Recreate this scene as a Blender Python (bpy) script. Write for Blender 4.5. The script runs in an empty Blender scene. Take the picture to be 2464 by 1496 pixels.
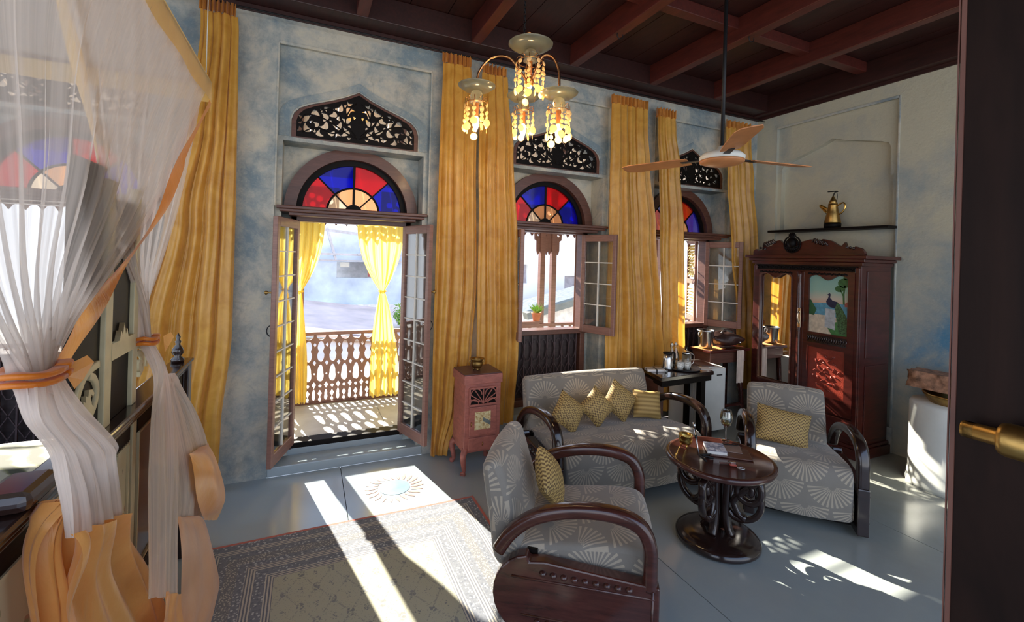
import bpy, math, random
from math import sin, cos, pi, radians, atan2, sqrt, hypot
from mathutils import Vector, Matrix, Euler, noise as mnoise
SC = bpy.context.scene
COL = SC.collection
random.seed(11)

# ---------------------------------------------------------------- camera
cam_d = bpy.data.cameras.new('camera')
cam = bpy.data.objects.new('camera', cam_d); COL.objects.link(cam)
SC.camera = cam
_t, _r = radians(24.3), radians(1.66)
_F = Vector((sin(_t), cos(_t), 0)); _R0 = Vector((cos(_t), -sin(_t), 0)); _U0 = Vector((0, 0, 1))
_R = _R0*cos(_r) + _U0*sin(_r); _U = _U0*cos(_r) - _R0*sin(_r)
cam.matrix_world = Matrix(((_R.x, _U.x, -_F.x, -5.11), (_R.y, _U.y, -_F.y, -3.93), (_R.z, _U.z, -_F.z, 1.75), (0, 0, 0, 1)))
cam_d.sensor_width = 36; cam_d.lens = 36*1088/2464; cam_d.shift_y = -128/2464
cam_d.clip_start = 0.02; cam_d.clip_end = 200

# ---------------------------------------------------------------- world, sun, exposure
W = bpy.data.worlds.new('world'); SC.world = W; W.use_nodes = True
wn = W.node_tree
bg = wn.nodes['Background']
tc = wn.nodes.new('ShaderNodeTexCoord'); sp = wn.nodes.new('ShaderNodeSeparateXYZ'); cr = wn.nodes.new('ShaderNodeValToRGB')
wn.links.new(tc.outputs['Generated'], sp.inputs[0]); wn.links.new(sp.outputs['Z'], cr.inputs[0])
cr.color_ramp.elements[0].position = 0.0; cr.color_ramp.elements[0].color = (0.86, 0.90, 0.97, 1)
cr.color_ramp.elements[1].position = 0.6; cr.color_ramp.elements[1].color = (0.42, 0.60, 0.95, 1)
wn.links.new(cr.outputs[0], bg.inputs[0]); bg.inputs[1].default_value = 1.5
sl = bpy.data.lights.new('sun', 'SUN'); sun = bpy.data.objects.new('sun', sl); COL.objects.link(sun)
sl.energy = 15; sl.angle = radians(0.5); sl.color = (1.0, 0.93, 0.80)
sun.rotation_euler = Vector((0.22, -1.0, -0.62)).to_track_quat('-Z', 'Y').to_euler()
sun.location = (-6, 6, 6)
SC.view_settings.view_transform = 'Standard'; SC.view_settings.look = 'None'
SC.view_settings.gamma = 1.0; SC.view_settings.use_curve_mapping = False
SC.view_settings.exposure = 0.55
try:
    SC.cycles.transparent_max_bounces = 24
    SC.cycles.max_bounces = 10
    SC.cycles.transmission_bounces = 8
except Exception: pass

# ---------------------------------------------------------------- node helpers
class X:
    def __init__(s, nt, k): s.nt = nt; s.k = k
    def _m(s, op, *a):
        n = s.nt.nodes.new('ShaderNodeMath'); n.operation = op
        for i, v in enumerate((s,)+a):
            if isinstance(v, X): s.nt.links.new(v.k, n.inputs[i])
            else: n.inputs[i].default_value = v
        return X(s.nt, n.outputs[0])
    def __add__(s, o): return s._m('ADD', o)
    def __sub__(s, o): return s._m('SUBTRACT', o)
    def __mul__(s, o): return s._m('MULTIPLY', o)
    def __truediv__(s, o): return s._m('DIVIDE', o)
    def f(s, op, *a): return s._m(op, *a)
    def gt(s, o): return s._m('GREATER_THAN', o)
    def lt(s, o): return s._m('LESS_THAN', o)

def tree(name):
    m = bpy.data.materials.new(name); m.use_nodes = True
    return m, m.node_tree, m.node_tree.nodes['Principled BSDF']
def coord(nt, kind='Object'):
    n = nt.nodes.new('ShaderNodeTexCoord'); return n.outputs[kind]
def pos(nt): return nt.nodes.new('ShaderNodeNewGeometry').outputs['Position']
def sep(nt, v):
    n = nt.nodes.new('ShaderNodeSeparateXYZ'); nt.links.new(v, n.inputs[0]); return [X(nt, o) for o in n.outputs]
def comb(nt, a, b, c):
    n = nt.nodes.new('ShaderNodeCombineXYZ')
    for i, v in enumerate((a, b, c)):
        if isinstance(v, X): nt.links.new(v.k, n.inputs[i])
        else: n.inputs[i].default_value = v
    return n.outputs[0]
def scalev(nt, v, s):
    n = nt.nodes.new('ShaderNodeMapping'); nt.links.new(v, n.inputs[0]); n.inputs['Scale'].default_value = s; return n.outputs[0]
def nz(nt, v, scale, detail=4, rough=.55, dist=0):
    n = nt.nodes.new('ShaderNodeTexNoise'); nt.links.new(v, n.inputs['Vector'])
    n.inputs['Scale'].default_value = scale; n.inputs['Detail'].default_value = detail
    n.inputs['Roughness'].default_value = rough; n.inputs['Distortion'].default_value = dist
    return X(nt, n.outputs['Fac'])
def vor(nt, v, scale, feature='F1', out='Distance'):
    n = nt.nodes.new('ShaderNodeTexVoronoi'); n.feature = feature; nt.links.new(v, n.inputs['Vector']); n.inputs['Scale'].default_value = scale
    return X(nt, n.outputs[out])
def ramp(nt, fac, stops, interp='LINEAR'):
    n = nt.nodes.new('ShaderNodeValToRGB'); n.color_ramp.interpolation = interp
    el = n.color_ramp.elements
    while len(el) < len(stops): el.new(0.5)
    for e, (p, c) in zip(el, stops): e.position = p; e.color = tuple(c)+(1,) if len(c) == 3 else c
    nt.links.new(fac.k if isinstance(fac, X) else fac, n.inputs[0]); return n.outputs[0]
def mixc(nt, fac, a, b):
    n = nt.nodes.new('ShaderNodeMix'); n.data_type = 'RGBA'
    for i, v in ((0, fac), (6, a), (7, b)):
        if isinstance(v, X): nt.links.new(v.k, n.inputs[i])
        elif isinstance(v, (int, float)): n.inputs[i].default_value = v
        elif isinstance(v, tuple): n.inputs[i].default_value = v+(1,) if len(v) == 3 else v
        else: nt.links.new(v, n.inputs[i])
    return n.outputs[2]
def setc(nt, b, c): nt.links.new(c, b.inputs['Base Color'])
def bump(nt, b, h, strength=.3, dist=.01):
    n = nt.nodes.new('ShaderNodeBump'); n.inputs['Strength'].default_value = strength; n.inputs['Distance'].default_value = dist
    nt.links.new(h.k if isinstance(h, X) else h, n.inputs['Height']); nt.links.new(n.outputs[0], b.inputs['Normal'])

def simple(name, col, rough=.5, metal=0, var=.18, scale=9, bmp=0, coat=0, sheen=0, spec=None):
    m, nt, b = tree(name)
    n = nz(nt, coord(nt), scale, 5)
    d = tuple(max(0, c*(1-var)) for c in col); l = tuple(min(1, c*(1+var)) for c in col)
    setc(nt, b, ramp(nt, n, [(.3, d), (.7, l)]))
    b.inputs['Roughness'].default_value = rough; b.inputs['Metallic'].default_value = metal
    if coat: b.inputs['Coat Weight'].default_value = coat; b.inputs['Coat Roughness'].default_value = .12
    if sheen: b.inputs['Sheen Weight'].default_value = sheen
    if spec is not None: b.inputs['Specular IOR Level'].default_value = spec
    if bmp: bump(nt, b, nz(nt, coord(nt), scale*6, 6), bmp, .004)
    m.diffuse_color = tuple(col)+(1,)
    return m
def wood(name, col, rough=.4, var=.45, scale=(3, 3, 22), coat=.2, bmp=.15):
    m, nt, b = tree(name)
    v = scalev(nt, coord(nt), scale)
    n = nz(nt, v, 2.5, 6, .6, .6); n2 = nz(nt, coord(nt), 5, 4)
    f = n*.7 + n2*.3
    setc(nt, b, ramp(nt, f, [(.32, tuple(c*(1-var) for c in col)), (.68, tuple(min(1, c*(1+var)) for c in col))]))
    b.inputs['Roughness'].default_value = rough
    b.inputs['Coat Weight'].default_value = coat; b.inputs['Coat Roughness'].default_value = .15
    if bmp: bump(nt, b, n, bmp, .003)
    m.diffuse_color = tuple(col)+(1,)
    return m
def cloth_mat(name, col, dark, rough=.36, transl=.3, tcol=None, scale=7, sheen=.3, crush=.25):
    m, nt, b = tree(name)
    n = nz(nt, coord(nt), scale, 5, .6, .8)
    c = ramp(nt, n, [(.3, dark), (.72, col)]); setc(nt, b, c)
    b.inputs['Roughness'].default_value = rough; b.inputs['Sheen Weight'].default_value = sheen
    b.inputs['Specular IOR Level'].default_value = .6
    bump(nt, b, nz(nt, scalev(nt, coord(nt), (26, 26, 5)), 1.0, 4, .6, 1.2), crush, .012)
    t = nt.nodes.new('ShaderNodeBsdfTranslucent'); t.inputs[0].default_value = (tcol or col)+(1,)
    mx = nt.nodes.new('ShaderNodeMixShader'); mx.inputs[0].default_value = transl
    nt.links.new(b.outputs[0], mx.inputs[1]); nt.links.new(t.outputs[0], mx.inputs[2])
    nt.links.new(mx.outputs[0], nt.nodes['Material Output'].inputs[0])
    return m
def sheer_mat(name, col, op=.45, fold=.35):
    """net: part transparent, part white cloth, denser along the folds"""
    m, nt, b = tree(name)
    b.inputs['Base Color'].default_value = col+(1,); b.inputs['Roughness'].default_value = .7
    t = nt.nodes.new('ShaderNodeBsdfTranslucent'); t.inputs[0].default_value = col+(1,)
    m1 = nt.nodes.new('ShaderNodeMixShader'); m1.inputs[0].default_value = .45
    nt.links.new(b.outputs[0], m1.inputs[1]); nt.links.new(t.outputs[0], m1.inputs[2])
    u, v, _ = sep(nt, coord(nt, 'UV'))
    st = nz(nt, comb(nt, u*26.0, v*.55, 0.0), 1.0, 5, .6)
    st2 = nz(nt, comb(nt, u*90.0, v*1.3, 0.0), 1.0, 2, .5)
    a = (st-.45)*(fold*3) + (st2-.5)*.6 + op
    a = a.f('MINIMUM', .96).f('MAXIMUM', .16)
    tr = nt.nodes.new('ShaderNodeBsdfTransparent')
    m2 = nt.nodes.new('ShaderNodeMixShader'); nt.links.new(a.k, m2.inputs[0])
    nt.links.new(tr.outputs[0], m2.inputs[1]); nt.links.new(m1.outputs[0], m2.inputs[2])
    nt.links.new(m2.outputs[0], nt.nodes['Material Output'].inputs[0])
    return m
def glass_mat(name, tint=(1, 1, 1), refl=.12, rough=.02, diffuse=0):
    m, nt, b = tree(name)
    tr = nt.nodes.new('ShaderNodeBsdfTransparent'); tr.inputs[0].default_value = tint+(1,)
    gl = nt.nodes.new('ShaderNodeBsdfGlossy'); gl.inputs['Roughness'].default_value = rough
    fr = nt.nodes.new('ShaderNodeFresnel'); fr.inputs[0].default_value = 1.5
    fx = X(nt, fr.outputs[0])*(refl/.06)
    mx = nt.nodes.new('ShaderNodeMixShader'); nt.links.new(fx.f('MINIMUM', .9).k, mx.inputs[0])
    nt.links.new(tr.outputs[0], mx.inputs[1]); nt.links.new(gl.outputs[0], mx.inputs[2])
    out = mx.outputs[0]
    if diffuse:
        t = nt.nodes.new('ShaderNodeBsdfTranslucent'); t.inputs[0].default_value = tint+(1,)
        m2 = nt.nodes.new('ShaderNodeMixShader'); m2.inputs[0].default_value = diffuse
        nt.links.new(out, m2.inputs[1]); nt.links.new(t.outputs[0], m2.inputs[2]); out = m2.outputs[0]
    nt.links.new(out, nt.nodes['Material Output'].inputs[0]); return m
def emit_mat(name, col, s):
    m, nt, b = tree(name); b.inputs['Base Color'].default_value = col+(1,)
    b.inputs['Emission Color'].default_value = col+(1,); b.inputs['Emission Strength'].default_value = s; return m

# ---------------------------------------------------------------- mesh helpers
def setp(o, label=None, cat=None, group=None, kind=None):
    if label: o['label'] = label
    if cat: o['category'] = cat
    if group: o['group'] = group
    if kind: o['kind'] = kind
    return o
def empty(name, loc=(0, 0, 0), rz=0, label=None, cat=None, group=None, kind=None, parent=None):
    o = bpy.data.objects.new(name, None); COL.objects.link(o); o.empty_display_size = .05
    o.location = loc; o.rotation_euler = (0, 0, rz)
    if parent: o.parent = parent
    return setp(o, label, cat, group, kind)
def link(name, me, parent=None, loc=(0, 0, 0), rot=(0, 0, 0), scale=None, **k):
    o = bpy.data.objects.new(name, me); COL.objects.link(o); o.location = loc; o.rotation_euler = rot
    if scale: o.scale = scale
    if parent: o.parent = parent
    return setp(o, **k)
def copy_tree(o, parent=None):
    c = o.copy(); COL.objects.link(c); c.parent = parent
    for ch in list(o.children): copy_tree(ch, c)
    return c
class MB:
    def __init__(s): s.v = []; s.f = []; s.uv = {}; s.sm = []
    def add(s, vs, fs, uv=None, smooth=False):
        b = len(s.v); s.v += [tuple(p) for p in vs]
        for i, f in enumerate(fs):
            if uv: s.uv[len(s.f)] = [uv[j] for j in f]
            s.f.append([j+b for j in f]); s.sm.append(smooth)
        return s
    def box(s, x0, x1, y0, y1, z0, z1, M=None):
        v = [Vector((x, y, z)) for x in (x0, x1) for y in (y0, y1) for z in (z0, z1)]
        if M: v = [M @ p for p in v]
        return s.add(v, [(0, 1, 3, 2), (4, 6, 7, 5), (0, 4, 5, 1), (2, 3, 7, 6), (0, 2, 6, 4), (1, 5, 7, 3)])
    def bar(s, a, b, w, h, up=(0, 0, 1)):
        a = Vector(a); b = Vector(b); d = (b-a); L = d.length; d.normalize()
        up = Vector(up)
        if abs(d.dot(up)) > .99: up = Vector((0, 1, 0))
        x = d.cross(up).normalized(); z = x.cross(d)
        M = Matrix(((x.x, d.x, z.x, a.x), (x.y, d.y, z.y, a.y), (x.z, d.z, z.z, a.z), (0, 0, 0, 1)))
        return s.box(-w/2, w/2, 0, L, -h/2, h/2, M)
    def grid(s, fn, nu, nv, closed=False, smooth=True, uvs=(1, 1)):
        vs = [fn(i/(nu if closed else nu), j/nv) for j in range(nv+1) for i in range(nu+1)]
        uv = [(uvs[0]*i/nu, uvs[1]*j/nv) for j in range(nv+1) for i in range(nu+1)]
        fs = [(j*(nu+1)+i, j*(nu+1)+i+1, (j+1)*(nu+1)+i+1, (j+1)*(nu+1)+i) for j in range(nv) for i in range(nu)]
        return s.add(vs, fs, uv, smooth)
    def sweep(s, pts, sec, up=(0, 0, 1), scales=None, smooth=True, cap=True, fixed=None):
        """sec: list of (a,b) offsets; a along side, b along normal"""
        pts = [Vector(p) for p in pts]; n = len(pts); m = len(sec); vs = []
        N = None
        for i, p in enumerate(pts):
            t = (pts[min(i+1, n-1)]-pts[max(i-1, 0)]).normalized()
            if fixed: sd = Vector(fixed); N2 = t.cross(sd).normalized()
            else:
                if N is None:
                    u = Vector(up)
                    if abs(u.dot(t)) > .95: u = Vector((1, 0, 0)) if abs(t.x) < .9 else Vector((0, 1, 0))
                    N = (u-t*u.dot(t)).normalized()
                else: N = (N-t*N.dot(t)).normalized()
                sd = t.cross(N); N2 = N
            k = scales[i] if scales else 1
            for a, b in sec: vs.append(p+sd*a*k+N2*b*k)
        fs = [(i*m+j, i*m+(j+1) % m, (i+1)*m+(j+1) % m, (i+1)*m+j) for i in range(n-1) for j in range(m)]
        s.add(vs, fs, None, smooth)
        if cap:
            b = len(s.v)-n*m
            s.f.append([b+j for j in range(m)][::-1]); s.f.append([b+(n-1)*m+j for j in range(m)]); s.sm += [False, False]
        return s
    def tube(s, pts, r, n=8, rs=None, cap=True):
        return s.sweep(pts, [(r*cos(2*pi*i/n), r*sin(2*pi*i/n)) for i in range(n)], scales=rs, cap=cap)
    def lathe(s, prof, n=20, c=(0, 0, 0), M=None, wob=None, smooth=True):
        vs = []
        for r, z in prof:
            for i in range(n):
                a = 2*pi*i/n; k = 1+(wob(a) if wob else 0)
                p = Vector((c[0]+r*k*cos(a), c[1]+r*k*sin(a), c[2]+z)); vs.append(M @ p if M else p)
        m = len(prof)
        fs = [(j*n+i, j*n+(i+1) % n, (j+1)*n+(i+1) % n, (j+1)*n+i) for j in range(m-1) for i in range(n)]
        s.add(vs, fs, None, smooth)
        b = len(s.v)-n*m
        if prof[0][0] > 1e-4: s.f.append([b+i for i in range(n)][::-1]); s.sm.append(False)
        if prof[-1][0] > 1e-4: s.f.append([b+(m-1)*n+i for i in range(n)]); s.sm.append(False)
        return s
    def prism(s, poly, h0, h1, M=None):
        n = len(poly)
        v = [Vector((x, y, h)) for h in (h0, h1) for x, y in poly]
        if M: v = [M @ p for p in v]
        s.add(v, [tuple(range(n))[::-1], tuple(range(n, 2*n))]+[(i, (i+1) % n, n+(i+1) % n, n+i) for i in range(n)])
        return s
    def ball(s, c, r, n=12, m=8, sc=(1, 1, 1)):
        return s.lathe([(max(1e-5, r*sin(pi*j/m)), -r*cos(pi*j/m)*sc[2]) for j in range(m+1)], n, c)
    def mesh(s, name, mat):
        me = bpy.data.meshes.new(name); me.from_pydata(s.v, [], s.f)
        for m in (mat if isinstance(mat, (list, tuple)) else [mat]): me.materials.append(m)
        if s.uv:
            uvl = me.uv_layers.new(name='UVMap'); k = 0
            for i, p in enumerate(me.polygons):
                u = s.uv.get(i)
                for j, li in enumerate(p.loop_indices):
                    if u and j < len(u): uvl.data[li].uv = u[j]
        me.polygons.foreach_set('use_smooth', s.sm); me.validate(); me.update()
        return me
    def build(s, name, mat, parent=None, loc=(0, 0, 0), rot=(0, 0, 0), bevel=0, **k):
        o = link(name, s.mesh(name, mat), parent, loc, rot, **k)
        if bevel:
            b = o.modifiers.new('bevel', 'BEVEL'); b.width = bevel; b.segments = 2; b.limit_method = 'ANGLE'; b.angle_limit = radians(40)
        return o
XZ = Matrix(((1, 0, 0, 0), (0, 0, 1, 0), (0, 1, 0, 0), (0, 0, 0, 1)))          # (u,v,h) -> x=u, z=v, y=h
YZ = Matrix(((0, 0, 1, 0), (1, 0, 0, 0), (0, 1, 0, 0), (0, 0, 0, 1)))          # (u,v,h) -> y=u, z=v, x=h
def plate_mesh(name, outers, holes, t, mat, M=XZ, off=0, bev=0):
    """flat board with cut-outs, thickness t, centred at off along h"""
    cu = bpy.data.curves.new(name, 'CURVE'); cu.dimensions = '2D'; cu.fill_mode = 'BOTH'; cu.extrude = t/2
    if bev: cu.bevel_depth = bev; cu.bevel_resolution = 1; cu.offset = -bev
    for poly in list(outers)+list(holes):
        sp_ = cu.splines.new('POLY'); sp_.points.add(len(poly)-1)
        for p, q in zip(sp_.points, poly): p.co = (q[0], q[1], 0, 1)
        sp_.use_cyclic_u = True
    ob = bpy.data.objects.new('tmp', cu); COL.objects.link(ob)
    dg = bpy.context.evaluated_depsgraph_get()
    me = bpy.data.meshes.new_from_object(ob.evaluated_get(dg))
    bpy.data.objects.remove(ob); bpy.data.curves.remove(cu)
    me.transform(Matrix.Translation((0, 0, 0)) @ M @ Matrix.Translation((0, 0, off)))
    me.materials.clear(); me.materials.append(mat); me.name = name
    return me
def arc(cx, cy, r, a0, a1, n, ry=None):
    ry = r if ry is None else ry
    return [(cx+r*cos(radians(a0+(a1-a0)*i/n)), cy+ry*sin(radians(a0+(a1-a0)*i/n))) for i in range(n+1)]
def smoothpts(P, k=6, closed=False):
    P = [Vector(p) for p in P]; out = []; n = len(P)
    rng = range(n) if closed else range(n-1)
    for i in rng:
        if closed: p0, p1, p2, p3 = P[i-1], P[i], P[(i+1) % n], P[(i+2) % n]
        else: p0, p1, p2, p3 = P[max(i-1, 0)], P[i], P[i+1], P[min(i+2, n-1)]
        for j in range(k):
            t = j/k
            out.append(.5*((2*p1)+(p2-p0)*t+(2*p0-5*p1+4*p2-p3)*t*t+(3*p1-p0-3*p2+p3)*t**3))
    if not closed: out.append(P[-1])
    return out
def interp(keys, z):
    """keys sorted list of (z, a, b...) -> interpolated rest (cosine-ish)"""
    if z <= keys[0][0]: return keys[0][1:]
    for k0, k1 in zip(keys, keys[1:]):
        if z <= k1[0]:
            t = (z-k0[0])/(k1[0]-k0[0]); t = t*t*(3-2*t)
            return tuple(a+(b-a)*t for a, b in zip(k0[1:], k1[1:]))
    return keys[-1][1:]
def roundsec(w, h, r, n=3):
    out = []
    for cx, cy, a in ((w/2-r, h/2-r, 0), (-w/2+r, h/2-r, 90), (-w/2+r, -h/2+r, 180), (w/2-r, -h/2+r, 270)):
        out += arc(cx, cy, r, a, a+90, n)
    return out

# ---------------------------------------------------------------- materials
def plaster(name, blue=.5, warm=0.0, wear=True):
    m, nt, b = tree(name); p = pos(nt)
    x, y, z = sep(nt, p)
    big = nz(nt, p, .9, 3, .5); med = nz(nt, p, 2.6, 6, .62, .5); fine = nz(nt, p, 14, 8, .7)
    f = (big-.5)*1.0+(med-.5)*1.3+(fine-.5)*.5 + .5 + (blue-.5)*.5
    c = ramp(nt, f, [(.30, (.58, .55, .45)), (.45, (.45, .46, .42)), (.56, (.33, .37, .365)), (.72, (.19, .265, .31))])
    dirt = nz(nt, p, 5.5, 9, .72, 1.2)
    dirt2 = nz(nt, p, 22, 9, .78, 2.0)
    c = mixc(nt, (dirt-.5)*2.6, c, (.19, .21, .21)); c = mixc(nt, (dirt2-.52)*2.4, c, (.56, .56, .50)); c = mixc(nt, (dirt2*-1.0+.44)*2.4, c, (.15, .18, .20))
    streak = nz(nt, scalev(nt, p, (1, 1, .35)), 9, 8, .75)
    c = mixc(nt, (streak-.55)*1.4, c, (.16, .19, .22))
    setc(nt, b, c); b.inputs['Roughness'].default_value = .62; bump(nt, b, fine*.6+med, .35, .012)
    return m
M = {}
M['plaster'] = plaster('plaster_grey_blue', .48)
M['plaster_pale'] = plaster('plaster_pale', .34)
M['plaster_blue'] = plaster('plaster_blue', .78)
def wallB():
    m, nt, b = tree('plaster_side'); p = pos(nt); x, y, z = sep(nt, p)
    big = nz(nt, p, 1.6, 5, .6, .4); fine = nz(nt, p, 12, 8, .7)
    # worn blue limewash left in a patch low on the wall, cream above it
    near = ((y+2.0)*1.5).f('POWER', 2.0) + ((z-1.15)*1.5).f('POWER', 2.0)
    f = (near*-1.0).f('EXPONENT')*.36 + (big-.5)*1.0+.26 + fine*.16
    c = ramp(nt, f, [(.33, (.56, .53, .40)), (.46, (.46, .46, .39)), (.60, (.30, .36, .37)), (.74, (.10, .27, .42))])
    dirt2 = nz(nt, p, 18, 9, .78, 2.0); c = mixc(nt, (dirt2-.52)*2.0, c, (.58, .56, .46)); c = mixc(nt, (dirt2*-1.0+.44)*2.2, c, (.20, .21, .19))
    setc(nt, b, c); b.inputs['Roughness'].default_value = .62; bump(nt, b, fine+big+dirt2*.4, .4, .012)
    return m
M['plaster_side'] = wallB()
def floor_m():
    m, nt, b = tree('polished_cement'); p = pos(nt); x, y, z = sep(nt, p)
    n = nz(nt, p, 1.3, 5, .6, .6); f2 = nz(nt, p, 9, 8, .7)
    # light painted into cement colour: bluish by the balcony door, warm olive by wardrobe
    g = (x+5.3)/4.5
    base = mixc(nt, g.f('MAXIMUM', 0.0).f('MINIMUM', 1.0), (.36, .46, .53), (.30, .30, .25))
    c = mixc(nt, (n*.7+f2*.5-.35)*.9, base, (.44, .47, .44))
    setc(nt, b, c)
    b.inputs['Roughness'].default_value = .2; b.inputs['Specular IOR Level'].default_value = .75
    nt.links.new((f2*.16+.11).k, b.inputs['Roughness']); bump(nt, b, n+f2*.3, .12, .006)
    return m
M['floor'] = floor_m()
M['groove'] = simple('dark_joint', (.03, .03, .03), .8)
M['redwood'] = wood('red_brown_ceiling_paint', (.030, .0065, .005), .5, .5, (14, 2, 14), .1)
M['joist'] = wood('red_joist', (.085, .014, .009), .5, .4, (14, 2, 14), .15)
M['frame'] = wood('brown_window_wood', (.115, .045, .030), .42, .35)
M['framelight'] = wood('pinkish_brown_frame', (.25, .125, .095), .45, .25)
M['black'] = wood('near_black_carved_wood', (.006, .004, .0035), .5, .4, coat=0); M['black'].node_tree.nodes['Principled BSDF'].inputs['Specular IOR Level'].default_value = .15
M['ebony'] = wood('polished_ebony', (.022, .010, .008), .16, .5, (2, 2, 12), .6, .05)
M['mahog'] = wood('dark_mahogany', (.062, .018, .013), .22, .5, (2, 2, 14), .5, .06)
M['wardrobe'] = wood('red_mahogany', (.062, .010, .007), .3, .5, (2, 2, 12), .35, .08)
M['cabred'] = wood('dusty_red_wood', (.36, .115, .085), .5, .3, (6, 6, 14), .1)
M['cabdark'] = wood('dark_red_top', (.10, .04, .035), .5, .3)
M['cream'] = simple('cream_paint', (.60, .53, .33), .45, var=.12)
M['offwhite'] = simple('off_white_paint', (.75, .73, .66), .5, var=.08)
M['white'] = simple('white_enamel', (.78, .80, .76), .3, var=.04)
M['iron'] = simple('black_iron', (.02, .02, .022), .45, .6)
M['steel'] = simple('brushed_steel', (.72, .72, .70), .22, 1, .1)
M['brass'] = simple('brass', (.75, .50, .14), .25, 1, .25, 20)
M['oldbrass'] = simple('aged_brass', (.40, .25, .08), .38, 1, .4, 14, .1)
M['copper'] = simple('copper_tube', (.62, .30, .12), .25, 1, .2)
M['satin'] = cloth_mat('gold_satin', (.86, .48, .09), (.60, .28, .035), .27, .28, (.95, .50, .07))
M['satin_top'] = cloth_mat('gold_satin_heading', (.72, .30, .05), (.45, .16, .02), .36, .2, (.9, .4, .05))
M['voile'] = cloth_mat('yellow_voile', (.97, .80, .22), (.92, .68, .14), .6, .72, (1.0, .82, .20), 5, .1, .12)
M['hem'] = cloth_mat('peach_gold_satin', (.98, .52, .15), (.86, .38, .09), .32, .3, (.95, .48, .14))
M['hempeach'] = cloth_mat('peach_satin', (.86, .50, .28), (.76, .40, .2), .4, .35, (.95, .5, .25))
M['hemorange'] = cloth_mat('orange_satin_edge', (.92, .30, .012), (.66, .17, .008), .32, .3, (.95, .4, .04))
M['valance'] = cloth_mat('pale_gold_satin', (.98, .68, .22), (.90, .58, .16), .35, .45, (.95, .62, .2))
M['net'] = sheer_mat('white_net', (.80, .71, .64), .58, .34)
M['netdense'] = sheer_mat('gathered_white_net', (.86, .75, .67), .80, .28)
M['glass'] = glass_mat('clear_glass', (.97, .98, .98), .10)
M['crystal'] = glass_mat('drinking_glass', (.93, .95, .92), .22)
M['redglass'] = glass_mat('red_glass', (.74, .008, .06), .05, .05, .35)
M['blueglass'] = glass_mat('blue_glass', (.015, .025, .62), .05, .05, .35)
M['peachglass'] = glass_mat('peach_glass', (.98, .66, .42), .05, .05, .3)
M['paleglass'] = glass_mat('pale_glass', (.96, .84, .68), .05, .05, .25)
M['shell'] = cloth_mat('capiz_shell', (1.0, .90, .62), (.95, .78, .45), .35, .6, (1.0, .80, .40), 30, 0, .02)
M['dish'] = glass_mat('ribbed_glass_dish', (.90, .93, .80), .16, .15, .42)
M['bulb'] = emit_mat('lit_bulb', (1.0, .74, .38), 22)
M['bulbw'] = emit_mat('lit_bulb_outside', (1.0, .72, .34), 9)
M['candle'] = simple('amber_candle_tube', (.55, .18, .03), .4)
M['tile'] = wood('painted_boards', (.86, .74, .62), .6, .15, (12, 1, 1), 0)
M['leaf'] = simple('leaf_green', (.22, .42, .06), .5, var=.4, scale=30)
M['terracotta'] = simple('terracotta', (.62, .22, .10), .7)
M['paper'] = simple('white_paper', (.80, .78, .74), .6, var=.06)
M['mirror'] = simple('mirror_glass', (.90, .90, .88), .02, 1, .01)
M['leather'] = simple('dark_leather', (.045, .022, .018), .35, 0, .4, 12, .3)
M['leatherb'] = wood('brown_board', (.11, .045, .030), .3, .4, (3, 14, 3), .3)

def shell_fabric(name, bgc=(.205, .18, .145), line=(.52, .43, .31), W=.30):
    m, nt, b = tree(name)
    u, v, _ = sep(nt, coord(nt, 'UV'))
    H = W*.5
    a = v/H; row = a.f('FLOOR'); fv = (a-row)*H
    off = row.f('MODULO', 2.0).f('ABSOLUTE')*.5
    uu = u/W+off; du = ((uu-uu.f('FLOOR'))-.5)*W
    def fan(du, fv):
        r = (du*du+fv*fv).f('SQRT'); ang = fv.f('ARCTAN2', du)
        s = (ang*30.0).f('SINE').gt(.15)
        return r, s*r.gt(.022)*r.lt(W*.47)
    r1, s1 = fan(du, fv)
    # the row behind shows in the gaps
    uu2 = u/W+off+.5; du2 = ((uu2-uu2.f('FLOOR'))-.5)*W
    r2, s2 = fan(du2, fv+H)
    inside1 = r1.lt(W*.485)
    f = s1*inside1 + s2*r2.lt(W*.7)*(X(nt, inside1.k)*-1.0+1.0)
    f = f.f('MINIMUM', 1.0)
    fine = nz(nt, coord(nt, 'UV'), 260, 3, .7)
    blot = nz(nt, coord(nt, 'UV'), 7, 4)
    c = mixc(nt, f*.75, bgc, line); c = mixc(nt, (fine-.5)*.8, c, (.12, .10, .08)); c = mixc(nt, blot*.25, c, (.36, .36, .36))
    setc(nt, b, c); b.inputs['Roughness'].default_value = .75; b.inputs['Sheen Weight'].default_value = .4
    bump(nt, b, f+fine*.5, .4, .003); return m
M['shellfab'] = shell_fabric('taupe_fan_fabric')
M['seatfab'] = shell_fabric('taupe_seat_fabric', (.22, .17, .125), (.36, .29, .21))
def weave(name, c1, c2, s=170, straight=False):
    m, nt, b = tree(name); u, v, _ = sep(nt, coord(nt, 'UV'))
    if straight: f = (v*s*3.0).f('SINE')*.5+.5
    else:
        zig = ((u*s).f('SINE'))*.6
        f = ((v*s*1.6+zig*2.4).f('SINE'))*((u*s*2.0).f('SINE')); f = f.gt(-.05)*.85
    n = nz(nt, coord(nt, 'UV'), 60, 4)
    c = mixc(nt, f, c1, c2); c = mixc(nt, (n-.45)*.9, c, (.45, .32, .10)); setc(nt, b, c)
    b.inputs['Roughness'].default_value = .7; bump(nt, b, f, .4, .003); return m
M['cush'] = weave('woven_gold_brown', (.15, .085, .035), (.62, .43, .15))
M['cush2'] = weave('ribbed_gold_brown', (.28, .17, .05), (.52, .35, .12), 60, True)

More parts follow.
